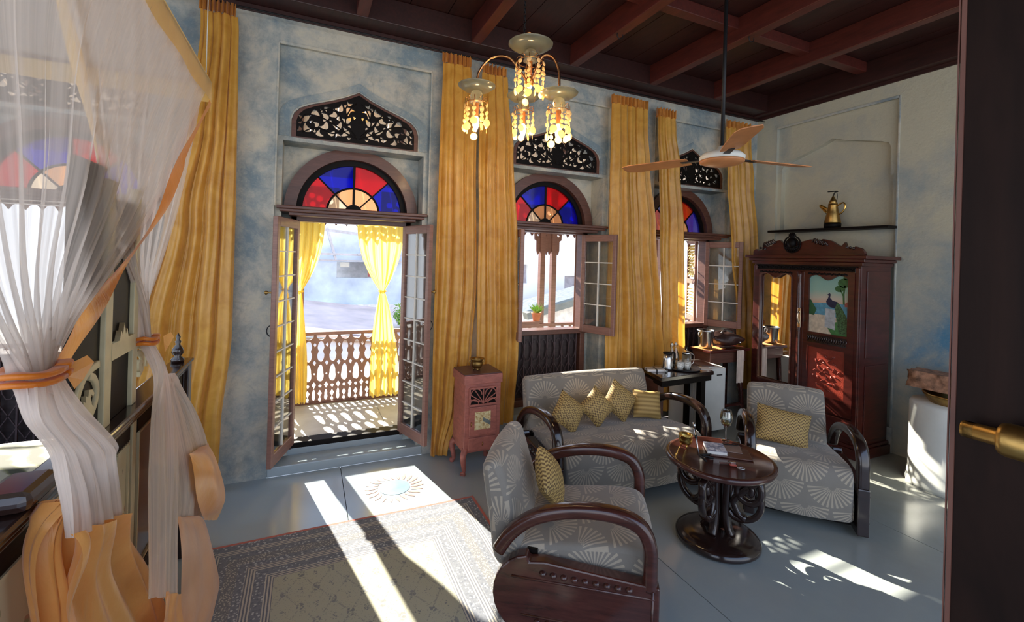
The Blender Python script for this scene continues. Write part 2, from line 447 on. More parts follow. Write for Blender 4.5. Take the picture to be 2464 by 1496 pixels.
def rug_m(hx, hy):
    m, nt, b = tree('persian_rug'); p = coord(nt)
    x, y, z = sep(nt, p)
    dx = x.f('ABSOLUTE')*-1.0+hx; dy = y.f('ABSOLUTE')*-1.0+hy; d = dx.f('MINIMUM', dy)
    v1 = vor(nt, p, 52, 'F1'); v2 = vor(nt, p, 95, 'F1'); wob = nz(nt, p, 26, 3)
    busy = (v1*3.2+v2*1.6+wob).f('SINE').gt(.35)
    beige = (.40, .42, .41); navy = (.035, .045, .085)
    border = mixc(nt, (vor(nt, p, 60, 'SMOOTH_F1')*2.2).f('MINIMUM', 1.0), navy, (.44, .46, .46))
    border = mixc(nt, (v1*1.0).gt(.33)*.8, border, navy)
    border2 = mixc(nt, v2.gt(.38)*.85, (.46, .42, .33), (.05, .055, .08))
    # field: diagonal lozenges in fine dark lines with little motifs at the crossings
    k = 1/.15
    a = (x+y*.62)*k; c_ = (x-y*.62)*k
    fa = ((a-a.f('FLOOR'))-.5).f('ABSOLUTE'); fc = ((c_-c_.f('FLOOR'))-.5).f('ABSOLUTE')
    lines = (fa+(wob-.5)*.09).gt(.465).f('MAXIMUM', (fc+(wob-.5)*.09).gt(.465))
    motif = (fa*fa+fc*fc).lt(.017)*(v2.lt(.42))
    motif2 = (fa*-1.0+.5).f('POWER', 2.0)+(fc*-1.0+.5).f('POWER', 2.0); motif2 = motif2.lt(.03)*v1.lt(.5)
    dots = (x*150.0).f('SINE')*(y*150.0).f('SINE')
    fld = mixc(nt, lines*nz(nt, p, 90, 2).gt(.5)*.6, (.40, .38, .24), (.10, .10, .09))
    fld = mixc(nt, motif.f('MAXIMUM', motif2)*.85, fld, (.07, .075, .09))
    fld = mixc(nt, v2.lt(.24)*.6, fld, (.13, .13, .11)); fld = mixc(nt, nz(nt, p, 5, 5)*.5, fld, (.34, .36, .32))
    c = mixc(nt, d.gt(.40), border, fld)
    for lo, hi in ((.075, .12), (.26, .31), (.36, .40)):
        band = d.gt(lo)*d.lt(hi)
        st = (d*420.0).f('SINE').gt(.0)
        c = mixc(nt, band*.9, c, mixc(nt, st, (.07, .075, .11), (.52, .47, .37)))
    c = mixc(nt, (d.gt(.16)*d.lt(.22))*.85, c, border2)
    c = mixc(nt, d.lt(.018), c, (.50, .07, .03))
    c = mixc(nt, nz(nt, p, 200, 2)*.3, c, beige)
    setc(nt, b, c); b.inputs['Roughness'].default_value = .95; b.inputs['Sheen Weight'].default_value = .2
    bump(nt, b, busy+nz(nt, p, 300, 2), .3, .002); return m
def panel_flowers(name='rose_painted_panel'):
    m, nt, b = tree(name); p = pos(nt); v = vor(nt, p, 16, 'F1'); n = nz(nt, p, 45, 5)
    f = (v*-1.0+.55)*n; f = f.gt(.16)
    c = mixc(nt, f*.7, (.64, .58, .38), mixc(nt, nz(nt, p, 12, 2).gt(.5), (.45, .18, .10), (.25, .26, .10)))
    setc(nt, b, c); b.inputs['Roughness'].default_value = .35; return m
M['roses'] = panel_flowers()
def leafprint():
    m, nt, b = tree('leaf_print_bedspread'); p = pos(nt)
    w = nt.nodes.new('ShaderNodeTexWave'); w.wave_type = 'BANDS'; w.bands_direction = 'DIAGONAL'; nt.links.new(p, w.inputs[0])
    w.inputs['Scale'].default_value = 4; w.inputs['Distortion'].default_value = 9; w.inputs['Detail'].default_value = 3
    c = ramp(nt, X(nt, w.outputs['Fac']), [(.2, (.03, .035, .012)), (.5, (.13, .14, .05)), (.8, (.36, .35, .26))])
    setc(nt, b, c); b.inputs['Roughness'].default_value = .8; return m
M['leafprint'] = leafprint()

# ---------------------------------------------------------------- room shell
BAYS = [-6.66, -4.755, -2.84, -1.04]
fl = MB().box(-9.2, 0.35, -5.6, 0.0, -.12, -.012).build('floor', M['groove'], kind='structure')
xs = [-9.2, -8.1, -6.47, -4.822, -3.173, -1.474, 0.35]
for a, b in zip(xs, xs[1:]):
    MB().box(a+.0025, b-.0025, -5.6, 0.0, -.012, 0).build('floor_slab', M['floor'], fl)
# inlaid sun motif by the balcony door
mc = (-4.47, -.49)
d = MB(); d.prism(arc(mc[0], mc[1], .112, 0, 360, 40)[:-1], 0.0, .0022); d.build('medallion_disc', simple('blue_grey_inlay', (.20, .30, .38), .25), fl)
pm = simple('red_brown_petals', (.42, .20, .15), .5)
for i in range(22):
    a = 2*pi*i/22; sw = .28
    P = []
    for r, w in ((.122, .0), (.135, .013), (.16, .020), (.19, .014), (.214, 0), (.19, -.006), (.16, -.007), (.135, -.006)):
        aa = a+sw*(r-.122)/.09*.5; P.append((mc[0]+r*cos(aa)-w*sin(aa), mc[1]+r*sin(aa)+w*cos(aa)))
    MB().prism(P, 0.0, .0022).build('petal', pm, fl)

# wall with the balcony door and three windows
wb = empty('wall_back', kind='structure')
OG = [(-.5, 2.655), (-.5, 2.79), (-.482, 2.845), (-.44, 2.89), (-.36, 2.93), (-.22, 2.98), (-.1, 3.03), (0, 3.085)]
OG = OG+[(-x, z) for x, z in OG[-2::-1]]
pier_x = [(-9.2, BAYS[0]-.6), (BAYS[0]+.6, BAYS[1]-.6), (BAYS[1]+.6, BAYS[2]-.6), (BAYS[2]+.6, BAYS[3]-.6), (BAYS[3]+.6, 0)]
for a, b in pier_x:
    MB().box(a, b, 0, .34, 0, 3.62).build('pier', M['plaster'], wb)
for c in BAYS:
    isd = c == BAYS[1]
    MB().box(c-.6, c+.6, 0, .04, 3.36, 3.62).build('wall_band', M['plaster'], wb)
    hole = [(x+c, z) for x, z in OG]
    link('arched_panel', plate_mesh('arched_panel', [[(c-.6, 2.62), (c+.6, 2.62), (c+.6, 3.62), (c-.6, 3.62)]], [hole], .22, M['plaster'], XZ, .15), wb)
    # painted blue surround standing a few millimetres proud of the panel
    band = [(c+x*1.17, 2.655 if abs(x) == .5 and z < 2.7 else z+.04+.035*(1-abs(x)/.5)) for x, z in OG]
    link('painted_surround', plate_mesh('painted_surround', [band], [[(c+x*1.02, z+(.01 if z > 2.7 else 0.0005)) for x, z in OG]], .008, M['plaster_blue'], XZ, .038), wb)
    for s in (-1, 1):
        a, b = sorted((c+s*.555, c+s*.6))
        MB().box(a, b, .04, .26, 0, 2.62).build('reveal', M['plaster_pale'], wb)
    hw, zb = (.47, -.02) if isd else (.47, .26)
    o = arc(c, 2.1, .548, 180, 0, 28); o = [(c-hw, zb), (c-hw, 2.1)]+o+[(c+hw, 2.1), (c+hw, zb)]
    if isd:
        outer = [(c-.6, 0), (c-hw, 0), (c-hw, 2.1)]+arc(c, 2.1, .548, 180, 0, 28)+[(c+hw, 2.1), (c+hw, 0), (c+.6, 0), (c+.6, 2.62), (c-.6, 2.62)]
        # drop the tiny first semicircle flat parts
        me = plate_mesh('recess_wall', [outer], [], .08, M['plaster_pale'], XZ, .30)
    else:
        me = plate_mesh('recess_wall', [[(c-.6, 0), (c+.6, 0), (c+.6, 2.655), (c-.6, 2.655)]], [o], .08, M['plaster_pale'], XZ, .30)
    link('recess_wall', me, wb)
# thin raised fillet lines at the top of each bay (painted pale)
for c in BAYS:
    f = MB()
    f.box(c-.6, c+.6, -.006, .012, 3.35, 3.372); f.box(c-.606, c-.592, -.006, .012, 2.1, 3.36); f.box(c+.592, c+.606, -.006, .012, 2.1, 3.36)
    f.build('fillet', M['plaster_pale'], wb, bevel=.003)

# wall on the right with the wardrobe niche
wr = empty('wall_right', kind='structure')
N0, N1 = -1.50, -.265
MB().box(0, .3, -5.6, N0, 0, 3.62).build('pier', M['plaster_side'], wr)
MB().box(0, .3, N1, .34, 0, 3.62).build('pier', M['plaster_side'], wr)
MB().box(0, .04, N0, N1, 3.40, 3.62).build('wall_band', M['plaster_side'], wr)
arcB = [(-1.45, 2.16), (-1.45, 2.66), (-1.425, 2.67), (-1.425, 2.93), (-1.40, 2.985), (-1.34, 3.01), (-1.0, 3.10), (-.875, 3.145), (-.78, 3.10), (-.5, 3.01), (-.36, 2.965), (-.31, 2.90), (-.305, 2.16)]
link('niche_panel', plate_mesh('niche_panel', [[(N0, 0), (N1, 0), (N1, 3.62), (N0, 3.62)]], [arcB], .07, M['plaster_side'], YZ, .075), wr)
MB().box(.11, .3, N0, N1, 0, 3.62).build('niche_back', M['plaster_side'], wr)
MB().box(-.006, .012, N0-.006, N1, 3.385, 3.41).build('fillet', M['plaster_pale'], wr, bevel=.003)
MB().box(-.006, .012, N0-.012, N0+.004, .2, 3.41).build('fillet', M['plaster_pale'], wr, bevel=.003)
MB().box(-.025, .0, N0-.02, N0+.03, 0, .24).build('baseboard_block', M['plaster_pale'], wr, bevel=.004)

# ceiling: planks above joists, one cross beam, wall plates
ce = empty('ceiling', kind='structure')
for i in range(30):
    x0 = -9.2+i*.32
    MB().box(x0+.002, x0+.316, -5.6, .34, 3.80, 3.825).build('ceiling_plank', M['redwood'], ce)
for xj in (-7.6, -6.65, -5.7, -4.77, -3.825, -2.83, -1.86, -.94):
    MB().box(xj-.045, xj+.045, -5.6, -.19, 3.606, 3.80).build('joist', M['joist'], ce, bevel=.006)
MB().box(-9.2, .3, -1.26, -1.17, 3.70, 3.80).build('cross_beam', M['joist'], ce, bevel=.006)
MB().box(-9.2, .3, -3.3, -3.2, 3.70, 3.80).build('cross_beam', M['joist'], ce, bevel=.006)
MB().box(-9.2, 0, -.20, .02, 3.60, 3.80).build('wall_plate', M['redwood'], ce, bevel=.006)
MB().box(-.10, .3, -5.6, .0, 3.58, 3.80).build('wall_plate', M['redwood'], ce, bevel=.006)
MB().box(-9.2, .3, -.012, .34, 3.545, 3.60).build('ceiling_trim', M['redwood'], ce, bevel=.004)
MB().box(-.012, .3, -5.6, .0, 3.545, 3.60).build('ceiling_trim', M['redwood'], ce, bevel=.004)
for (hx, hy) in ((-2.83, -.9), (-1.86, -1.35), (-4.77, -1.5)):
    t = [(hx+.03*sin(a), hy, 3.60-.035-.03*cos(a)+.03) for a in [radians(i*30) for i in range(-5, 6)]]
    MB().tube(t, .004, 6).build('iron_hook', M['iron'], ce)

MB().box(-9.2, .35, -5.6, .36, 3.83, 3.9).build('gap_cover_board', M['groove'], ce)  # unseen board added over the planks to stop sky light leaking through gaps
# ---------------------------------------------------------------- carved ventilator screens
def fretwork(seed):
    rnd = random.Random(seed); holes = []; placed = []
    def inside(x, z, r):
        if x < .012+r or z < 2.685+r*.9 or x > .465-r: return False
        top = interp_lin([(0, 3.045), (.1, 2.995), (.22, 2.945), (.36, 2.893), (.43, 2.855), (.47, 2.80)], x)
        return z < top-r*1.02
    def leaf(x, z, r, a, bend):
        P = []
        for i in range(12):
            t = i/12*2*pi
            u = cos(t)*r; w = sin(t)*r*.56*(1-.55*cos(t))
            w += bend*(u*u/r-.5*r)*.9
            P.append((x+u*cos(a)-w*sin(a), z+u*sin(a)+w*cos(a)))
        return P
    # open lobes in the middle under the peak
    for zc, r in ((2.985, .022),): placed.append((.024, zc, r)); 
    for k in range(5200):
        r = (.044 if k < 700 else .034 if k < 1800 else .025 if k < 3400 else .017)*rnd.uniform(.92, 1.05)
        x = rnd.uniform(.012, .48); z = rnd.uniform(2.67, 3.05)
        if abs(x) < .07 and 2.70 < z < 2.86: continue
        if not inside(x, z, r*.86): continue
        if any(hypot(x-a, z-b) < (r+c)*.80+.004 for a, b, c in placed): continue
        placed.append((x, z, r))
        a = atan2(z-2.62, x)+rnd.choice((-1, 1))*rnd.uniform(.3, 1.3); be = rnd.choice((-1.1, -.8, .8, 1.1))
        L = leaf(x, z, r*.92, a, be)
        if min(p[0] for p in L) < .008: continue
        holes.append(L); holes.append([(-p[0], p[1]) for p in L])
    return holes
def interp_lin(k, x):
    for (a, b), (c, d_) in zip(k, k[1:]):
        if x <= c: return b+(d_-b)*(x-a)/(c-a)
    return k[-1][1]
fret = fretwork(4)
def scallop():
    out = []
    n = 15
    for i in range(n):
        x0 = .495-i*(.99/n); w = .99/n; deep = .012+(.018 if abs(i-7) < 2 else 0)
        for j in range(4): out.append((x0-w*j/4, 2.655-deep*sin(pi*j/4)))
    return out
outl = [p for p in OG]
outl = [(p[0]*.995, p[1]-.004) for p in outl[:]][::1]
outer = outl + scallop()
me_f = plate_mesh('screen_board', [outer], fret, .022, M['black'])
def inset(P, k, dz): return [(x*k, 2.67+(z-2.67)*k+dz) for x, z in P]
me_r = plate_mesh('raised_rim', [[(p[0]*.995, p[1]-.004) for p in OG]], [inset(OG, .93, .006)], .034, M['frame'])
vine = MB()
for s in (-1, 1):
    for P, r in (([(0.01, 2.70), (.1, 2.74), (.2, 2.80), (.3, 2.84), (.4, 2.84), (.44, 2.78)], .006),
                 ([(.02, 2.72), (.10, 2.82), (.07, 2.93), (.02, 2.99)], .006), ([(.08, 2.76), (.2, 2.72), (.32, 2.75), (.42, 2.70)], .005),
                 ([(.1, 2.80), (.18, 2.90), (.28, 2.90), (.3, 2.86)], .005)):
        vine.tube([(s*p[0], -.011, p[1]) for p in smoothpts([Vector((x, z, 0)) for x, z in P], 5)], r, 6)
me_v = vine.mesh('vine_relief', M['black'])
lab = ['carved black arched vent screen behind the bed net, over the leftmost window',
       'carved black arched vent screen with lit lamp showing through, above the balcony door',
       'carved black arched vent screen behind the chandelier, above the middle window',
       'carved black arched vent screen beside the ceiling fan, above the window nearest the wardrobe']
for c, l in zip(BAYS, lab):
    t = empty('carved_vent_screen', (c, .055, 0), label=l, cat='vent screen', group='carved screens above the openings')
    link('screen_board', me_f, t); link('raised_rim', me_r, t); link('vine_relief', me_v, t)

# ---------------------------------------------------------------- door and windows
def ring_plate(name, R, r, t, mat, off, flat=2.10):
    P = arc(0, flat, R, 0, 180, 36)+arc(0, flat, r, 180, 0, 36)
    return plate_mesh(name, [P], [], t, mat, XZ, off)
me_arch = ring_plate('arch_frame', .546, .455, .10, M['frame'], .255)
me_arch2 = ring_plate('inner_arch', .458, .41, .05, M['black'], .285)
mul = MB()
for a in (45, 90, 135): mul.bar((.07*cos(radians(a)), .285, 2.1+.07*sin(radians(a))), (.415*cos(radians(a)), .285, 2.1+.415*sin(radians(a))), .02 if a == 90 else .012, .016, up=(0, 1, 0))
mul.sweep([(x, .285, z) for x, z in arc(0, 2.1, .217, 0, 180, 24)], [(.006, .008), (-.006, .008), (-.006, -.008), (.006, -.008)], fixed=(0, 1, 0))
mul.box(-.42, .42, .27, .30, 2.085, 2.105)
me_mul = mul.mesh('mullions', M['black'])
me_hub = MB().prism(arc(0, 2.1, .075, 0, 180, 16), .268, .302, XZ).mesh('fan_hub', M['black'])
def pane(a0, a1, r0, r1): return arc(0, 2.1, r1, a0, a1, 8)+arc(0, 2.1, r0, a1, a0, 8)
panes = []
for i, (col, inner) in enumerate(zip(['blueglass', 'redglass', 'blueglass', 'redglass'], ['peachglass', 'peachglass', 'peachglass', 'paleglass'])):
    a0 = i*45
    panes.append((MB().prism(pane(a0, a0+45, .217, .412), .283, .287, XZ).mesh('glass_pane', M[col]), col))
    panes.append((MB().prism(pane(a0, a0+45, .072, .217), .283, .287, XZ).mesh('glass_pane', M[inner]), inner))
plab = {'blueglass': 'blue glass pane', 'redglass': 'red glass pane', 'peachglass': 'peach glass pane', 'paleglass': 'pale clouded glass pane'}
def opening_common(root, c):
    for me, n in ((me_arch, 'arch_frame'), (me_arch2, 'inner_arch'), (me_mul, 'mullions'), (me_hub, 'fan_hub')): link(n, me, root)
    for me, col in panes: link('glass_pane', me, root, label=plab[col])
def leaf_meshes(w, h, cols, rows, st=.05, top=.07, bot=.09, fm='framelight'):
    fr = MB(); fr.box(0, st, -.018, .018, 0, h); fr.box(w-st*.9, w, -.018, .018, 0, h); fr.box(st, w-st*.9, -.018, .018, 0, bot); fr.box(st, w-st*.9, -.018, .018, h-top, h)
    mu = MB(); W_, H_ = w-st*1.9, h-top-bot
    for i in range(1, cols): mu.box(st+W_*i/cols-.006, st+W_*i/cols+.006, -.012, .012, bot, h-top)
    for j in range(1, rows): mu.box(st, st+W_, -.009, .009, bot+H_*j/rows-.005, bot+H_*j/rows+.005)
    pn = MB().box(.002, W_/cols-.002, -.002, .002, .002, H_/rows-.002)
    return fr.mesh('leaf', M[fm]), mu.mesh('glazing_bars', M['offwhite']), pn.mesh('pane', M['glass']), (cols, rows, st, bot, W_/cols, H_/rows)
def add_leaf(root, ms, hinge, rz, mirror=False, name='leaf'):
    fr, mu, pn, (cols, rows, st, bot, pw, ph) = ms
    lf = link(name, fr, root, hinge, (0, 0, rz)); bv = lf.modifiers.new('bevel', 'BEVEL'); bv.width = .004; bv.segments = 1; bv.limit_method = 'ANGLE'
    link('glazing_bars', mu, lf)
    for i in range(cols):
        for j in range(rows): link('pane', pn, lf, (st+pw*i, 0, bot+ph*j))
    return lf
M['panelbrown'] = wood('dull_dark_panel', (.035, .022, .024), .5, coat=0); M['grille'] = simple('purplish_grille_paint', (.085, .055, .06), .5)
# door to the balcony
c = BAYS[1]
dr = empty('door_1', (c, 0, 0), kind='structure')
opening_common(dr, c)
fm = MB(); fm.box(-.49, -.44, .19, .31, .12, 2.09); fm.box(.44, .49, .19, .31, .12, 2.09); fm.box(-.49, .49, .19, .31, 2.0, 2.09)
fm.build('door_frame', M['frame'], dr, bevel=.006)
MB().box(-.47, .47, .20, .33, .12, .168).build('threshold', M['black'], dr, bevel=.006)
lm = leaf_meshes(.45, 1.84, 2, 9)
for s, hx, ang in ((-1, -.435, radians(252)), (1, .435, radians(-72))):
    lf = add_leaf(dr, lm, (hx, .19, .165), ang)
    kb = MB(); q = -1 if s < 0 else 1
    kb.lathe([(.002, 0), (.012, .002), (.006, .012), (.006, .03), (.014, .036), (.016, .046), (.008, .054), (0, .056)], 12, M=Matrix.Translation((.425, .018*q, 1.28)) @ Matrix.Rotation(radians(-90*q), 4, 'X'))
    kb.build('door_knob', M['oldbrass'], lf)
    rg = MB().tube([(.425+.0, q*(.022+.012*abs(sin(a))), 1.0+.035*cos(a)) if 0 else (.425+.0, q*(.02+.03*sin(a)), 1.0+.04*cos(a)) for a in [pi*i/10 for i in range(11)]], .004, 6)
    rg.build('ring_pull', M['iron'], lf)
# ledges over every opening
for i, cc in enumerate(BAYS):
    q = MB(); q.box(-.585, .585, -.035, .26, 2.082, 2.106); q.box(-.565, .565, -.012, .26, 2.06, 2.083); q.box(-.50, .50, .03, .26, 2.035, 2.061)
    q.build('trim_%d' % (i+1), M['frame'], loc=(cc, 0, 0), bevel=.005, kind='structure')
# stepped threshold inside the door
stp = empty('step', (c, 0, 0), kind='structure')
MB().box(-.6, .6, -.0, .20, 0, .075).build('lower_tread', M['floor'], stp, bevel=.006)
MB().box(-.47, .47, .20, .34, 0, .125).build('upper_tread', M['floor'], stp, bevel=.004)
# windows
wlm = leaf_meshes(.42, 1.03, 2, 4, .045, .07, .08)
winspec = [(0, 'window_3', 262, 60, -78), (2, 'window_1', 258, None, -68), (3, 'window_2', 104, None, -62)]
for bi, nm, la, _, ra in winspec:
    cc = BAYS[bi]; wn_ = empty(nm, (cc, 0, 0), kind='structure'); opening_common(wn_, cc)
    f = MB(); f.box(-.48, -.42, .19, .31, .26, 2.09); f.box(.42, .48, .19, .31, .26, 2.09); f.box(-.48, .48, .19, .31, 2.02, 2.09); f.box(-.48, .48, .17, .33, .965, 1.015); f.box(-.48, .48, .19, .31, .24, .31)
    f.build('window_frame', M['frame'], wn_, bevel=.005)
    MB().box(-.44, .44, .27, .30, .30, .98).build('lower_panel', M['panelbrown'], wn_)
    g = MB()
    for k in range(10):
        x = -.40+k*.089
        g.box(x-.005, x+.005, .235, .250, .31, .96)
        if k < 9:
            for z0, z1 in ((.34, .50), (.50, .66)):
                g.bar((x, .242, z0), (x+.089, .242, z1), .006, .007, up=(0, 1, 0)); g.bar((x+.089, .242, z0), (x, .242, z1), .006, .007, up=(0, 1, 0))
            g.sweep([(x+.0445+.04*cos(t), .242, .80+.11*sin(t)) for t in [2*pi*i/10 for i in range(11)]], [(.003, .003), (-.003, .003), (-.003, -.003), (.003, -.003)], fixed=(0, 1, 0))
    g.build('folding_grille', M['grille'], wn_)
    add_leaf(wn_, wlm, (-.41, .18, .985), radians(la), name='casement'); add_leaf(wn_, wlm, (.41, .18, .985), radians(ra), name='casement')
    MB().box(-.6, .6, .0, .26, 0, .24).build('window_step', M['floor'], wn_, bevel=.004)
# outer louvred shutters, folded back into the veranda
def shutter(cc, s, label):
    t = empty('louvred_shutter', (cc+s*.46, .37, 1.0), radians(58), label=label, cat='shutter', group='yellow louvred shutters')
    f = MB(); w, h = .42, 1.05
    f.box(0, .045, -.016, .016, 0, h); f.box(w-.045, w, -.016, .016, 0, h)
    for z in (0, .48, h-.05): f.box(.045, w-.045, -.016, .016, z, z+.06)
    f.build('shutter_frame', simple('shutter_brown', (.26, .13, .09), .5), t, bevel=.003)
    sl_ = MB().box(.045, w-.045, -.003, .003, -.02, .02, Matrix.Identity(4)).mesh('slat', simple('shutter_yellow', (.72, .52, .12), .55))
    for k in range(24):
        z = .085+k*.0385
        if .46 < z < .56: continue
        link('slat', sl_, t, (0, 0, z), (radians(35), 0, 0))
shutter(BAYS[2], 1, 'yellow slatted shutter standing open outside the middle window')
shutter(BAYS[3], 1, 'yellow slatted shutter standing open outside the window nearest the wardrobe')

# ---------------------------------------------------------------- veranda
ver = empty('floor_veranda', kind='structure')
for i in range(10):
    MB().box(-9.2+i*1.2, -8.004+i*1.2, .34, 1.42, -.05, .14).build('veranda_slab', simple('veranda_cement', (.50, .47, .40), .45, scale=4) if i == 0 else bpy.data.materials['veranda_cement'], ver)
rf = empty('roof_veranda', kind='structure')
for i in range(48):
    x = -9.2+i*.24
    MB().bar((x+.12, .34, 3.30), (x+.12, 1.62, 2.62), .234, .02).build('roof_board', M['tile'], rf)
for i in range(12):
    x = -9.0+i*.95
    MB().bar((x, .34, 3.25), (x, 1.62, 2.57), .05, .07).build('rafter', M['frame'], rf)
YR = 1.30
posts = [-8.2, -5.98, -5.17, -4.02, -2.31, -2.14, -.36, 1.3]
plabs = ['veranda post at the far left end of the veranda', 'veranda post glimpsed through the net beyond the leftmost window', 'veranda post with fretted bracket just behind the left tied yellow curtain', 'veranda post with fretted bracket right of the balcony door',
         'left one of the two close veranda posts outside the middle window', 'right one of the two close veranda posts outside the middle window', 'veranda post outside the window nearest the wardrobe', 'veranda post at the far right end of the veranda']
br_out = [(0, 2.45), (0, 1.86), (.03, 1.80), (.05, 1.86), (.05, 1.98), (.08, 2.0), (.085, 2.08), (.12, 2.07), (.13, 2.15), (.17, 2.15), (.19, 2.10), (.22, 2.12), (.215, 2.2), (.27, 2.22), (.30, 2.2), (.32, 2.24), (.32, 2.45)]
br_h = [[(.03+x, z) for x, z in arc(0, 2.06, .017, 0, 330, 9)], arc(.05, 2.15, .026, 0, 330, 10), arc(.10, 2.19, .03, 0, 330, 10), arc(.06, 2.26, .03, 0, 330, 10), arc(.155, 2.24, .028, 0, 330, 10), arc(.125, 2.32, .034, 0, 330, 10), arc(.23, 2.30, .033, 0, 330, 10), arc(.05, 2.35, .03, 0, 330, 10)]
me_b1 = plate_mesh('bracket', [br_out], br_h, .025, M['framelight'])
me_b2 = plate_mesh('bracket', [[(-x, z) for x, z in br_out]], [[(-x, z) for x, z in h] for h in br_h], .025, M['framelight'])
me_post = MB().box(-.034, .034, -.034, .034, 0, 2.5).mesh('post', M['framelight'])
for x, l in zip(posts, plabs):
    t = empty('veranda_post', (x, YR+.02, .14), label=l, cat='post', group='veranda posts')
    link('post', me_post, t); link('bracket', me_b1, t, (.034, 0, -.14)); link('bracket', me_b2, t, (-.034, 0, -.14))
# balustrade of sawn fretwork
def pear(cx, z0, z1, w0, w1, neck):
    zm = (z0+z1)/2; P = []
    for i in range(18):
        a = 2*pi*i/18; zz = zm+(z1-z0)/2*sin(a); k = (zz-z0)/(z1-z0)
        w = (w0*(1-k)+w1*k)*(1-neck*math.exp(-((k-.5)/.10)**2))
        P.append((cx+w*cos(a)/max(.35, abs(cos(a)))**.25, zz))
    return P
def diamond(cx, cz, w, h): return [(cx-w, cz), (cx, cz+h), (cx+w, cz), (cx, cz-h)]
Pd = .124
def rail_panel(x0, x1):
    n = max(1, int(round((x1-x0)/Pd))); pd = (x1-x0)/n; H = []
    for i in range(n):
        cx = x0+(i+.5)*pd
        H.append(arc(cx, .865, .047, 180, 360, 10))
        H.append(pear(cx, .585, .805, .040, .034, .42))
        H.append(pear(cx, .375, .555, .042, .022, .1))
        H.append(arc(cx, .325, .016, 0, 324, 9)); H.append(diamond(cx, .245, .022, .038)); H.append(pear(cx, .168, .205, .018, .010, 0))
        if i:
            e = cx-pd/2
            H.append(diamond(e, .765, .016, .022)); H.append(diamond(e, .572, .019, .026)); H.append(diamond(e, .335, .022, .034)); H.append(pear(e, .175, .29, .020, .012, .2)); H.append(arc(e, .455, .010, 0, 324, 6))
    return plate_mesh('fretwork_panel', [[(x0, .158), (x1, .158), (x1, .875), (x0, .875)]], H, .022, simple('rail_brown', (.24, .13, .10), .5) if 'rail_brown' not in bpy.data.materials else bpy.data.materials['rail_brown'], XZ, YR)
bl = empty('balustrade', label='brown sawn-fretwork balustrade along the veranda edge', cat='railing')
for a, b in zip(posts, posts[1:]):
    link('fretwork_panel', rail_panel(a+.034, b-.034), bl)
MB().box(-8.3, 1.4, YR-.035, YR+.035, .872, .905).build('top_rail', M['framelight'], bl, bevel=.006)
MB().box(-8.3, 1.4, YR-.03, YR+.03, .14, .165).build('bottom_rail', M['frame'], bl, bevel=.004)
# eaves valance
Hh, top = [], []
x = -8.3; pts = []
while x < 1.3:
    pts += [(x, 2.10), (x+.03, 2.085), (x+.055, 2.045), (x+.08, 2.085)]
    Hh += [arc(x+.055, 2.12, .022, 0, 324, 9), arc(x+.0, 2.165, .016, 0, 324, 8) if x > -8.25 else arc(x+.03, 2.165, .012, 0, 324, 8), diamond(x+.055, 2.18, .014, .018)]
    x += .11
v_out = pts+[(x, 2.10), (x, 2.24), (-8.3, 2.24)]
tag_v = link('eaves_valance', plate_mesh('eaves_valance', [v_out], Hh, .016, M['frame'], XZ, 1.42), label='fretted wooden valance with pointed drops along the veranda eaves', cat='valance')
# lamp behind the door's carved screen
lp = empty('veranda_lamp', (-4.71, .62, 3.02), label='lit glass-shaded lamp glimpsed through the carved screen over the balcony door', cat='lamp')
MB().lathe([(.02, .12), (.03, .10), (.075, .05), (.10, .0), (.094, .0), (.07, .045), (.02, .09)], 20, wob=lambda a: .06*sin(8*a)).build('lamp_shade', M['shell'], lp)
MB().ball((0, 0, .02), .028).build('bulb', M['bulbw'], lp)
MB().tube([(0, 0, .12), (0, 0, .22)], .006, 6).build('lamp_cord', M['iron'], lp)
# tied voile curtains at the veranda edge
def tied(name, cx0, cx1, knot, zt, zk, zb, bx0, bx1, y, label, group):
    t = empty(name, (0, y, 0), label=label, cat='curtain', group=group)
    def edge(z):
        if z > zk:
            u = (zt-z)/(zt-zk); u2 = u**2.4 if u < 1 else 1
            k = .028
            return cx0+(knot-k-cx0)*u2, cx1+(knot+k-cx1)*u2
        u = (zk-z)/(zk-zb); u2 = sin(u*pi/2)**.8
        return knot-.028+(bx0-knot+.028)*u2, knot+.028+(bx1-knot-.028)*u2
    def fn(s, v):
        z = zt+(zb-zt)*v; a, b = edge(z); w = b-a
        am = .012+.10*w*.3
        if abs(z-zk) < .05: am *= .5
        sag = (1-abs(2*s-1))*.05*max(0, (z-zk)/(zt-zk)) if z > zk else 0
        return (a+w*s+.006*sin(11*s+5*z), am*(sin(s*31+1.3*sin(2.2*z))+.4*sin(s*67+z*3)), z-sag+.008*sin(s*40)*(v > .98))
    MB().grid(fn, 90, 70).build('cloth', M['voile'], t)
    rg = MB(); rg.sweep([(knot+.033*cos(a), .026*sin(a), zk+.004*sin(2*a)) for a in [2*pi*i/16 for i in range(17)]], [(.005, .011), (-.005, .011), (-.005, -.011), (.005, -.011)], fixed=(0, 0, 1)); rg.build('tie_band', M['voile'], t)
tied('voile_curtain', -5.245, -4.965, -5.180, 2.10, 1.35, .215, -5.245, -5.085, 1.10, 'sheer yellow curtain tied at the waist, left side of the balcony opening', 'tied yellow veranda curtains')
tied('voile_curtain', -4.64, -4.165, -4.366, 2.10, 1.35, .215, -4.475, -4.165, 1.10, 'sheer yellow curtain tied at the waist, right side of the balcony opening', 'tied yellow veranda curtains')
MB().tube([(-8.2, 1.1, 2.13), (1.2, 1.1, 2.13)], .008, 6).build('curtain_wire', M['iron'], label='thin dark wire carrying the yellow veranda curtains', cat='wire')
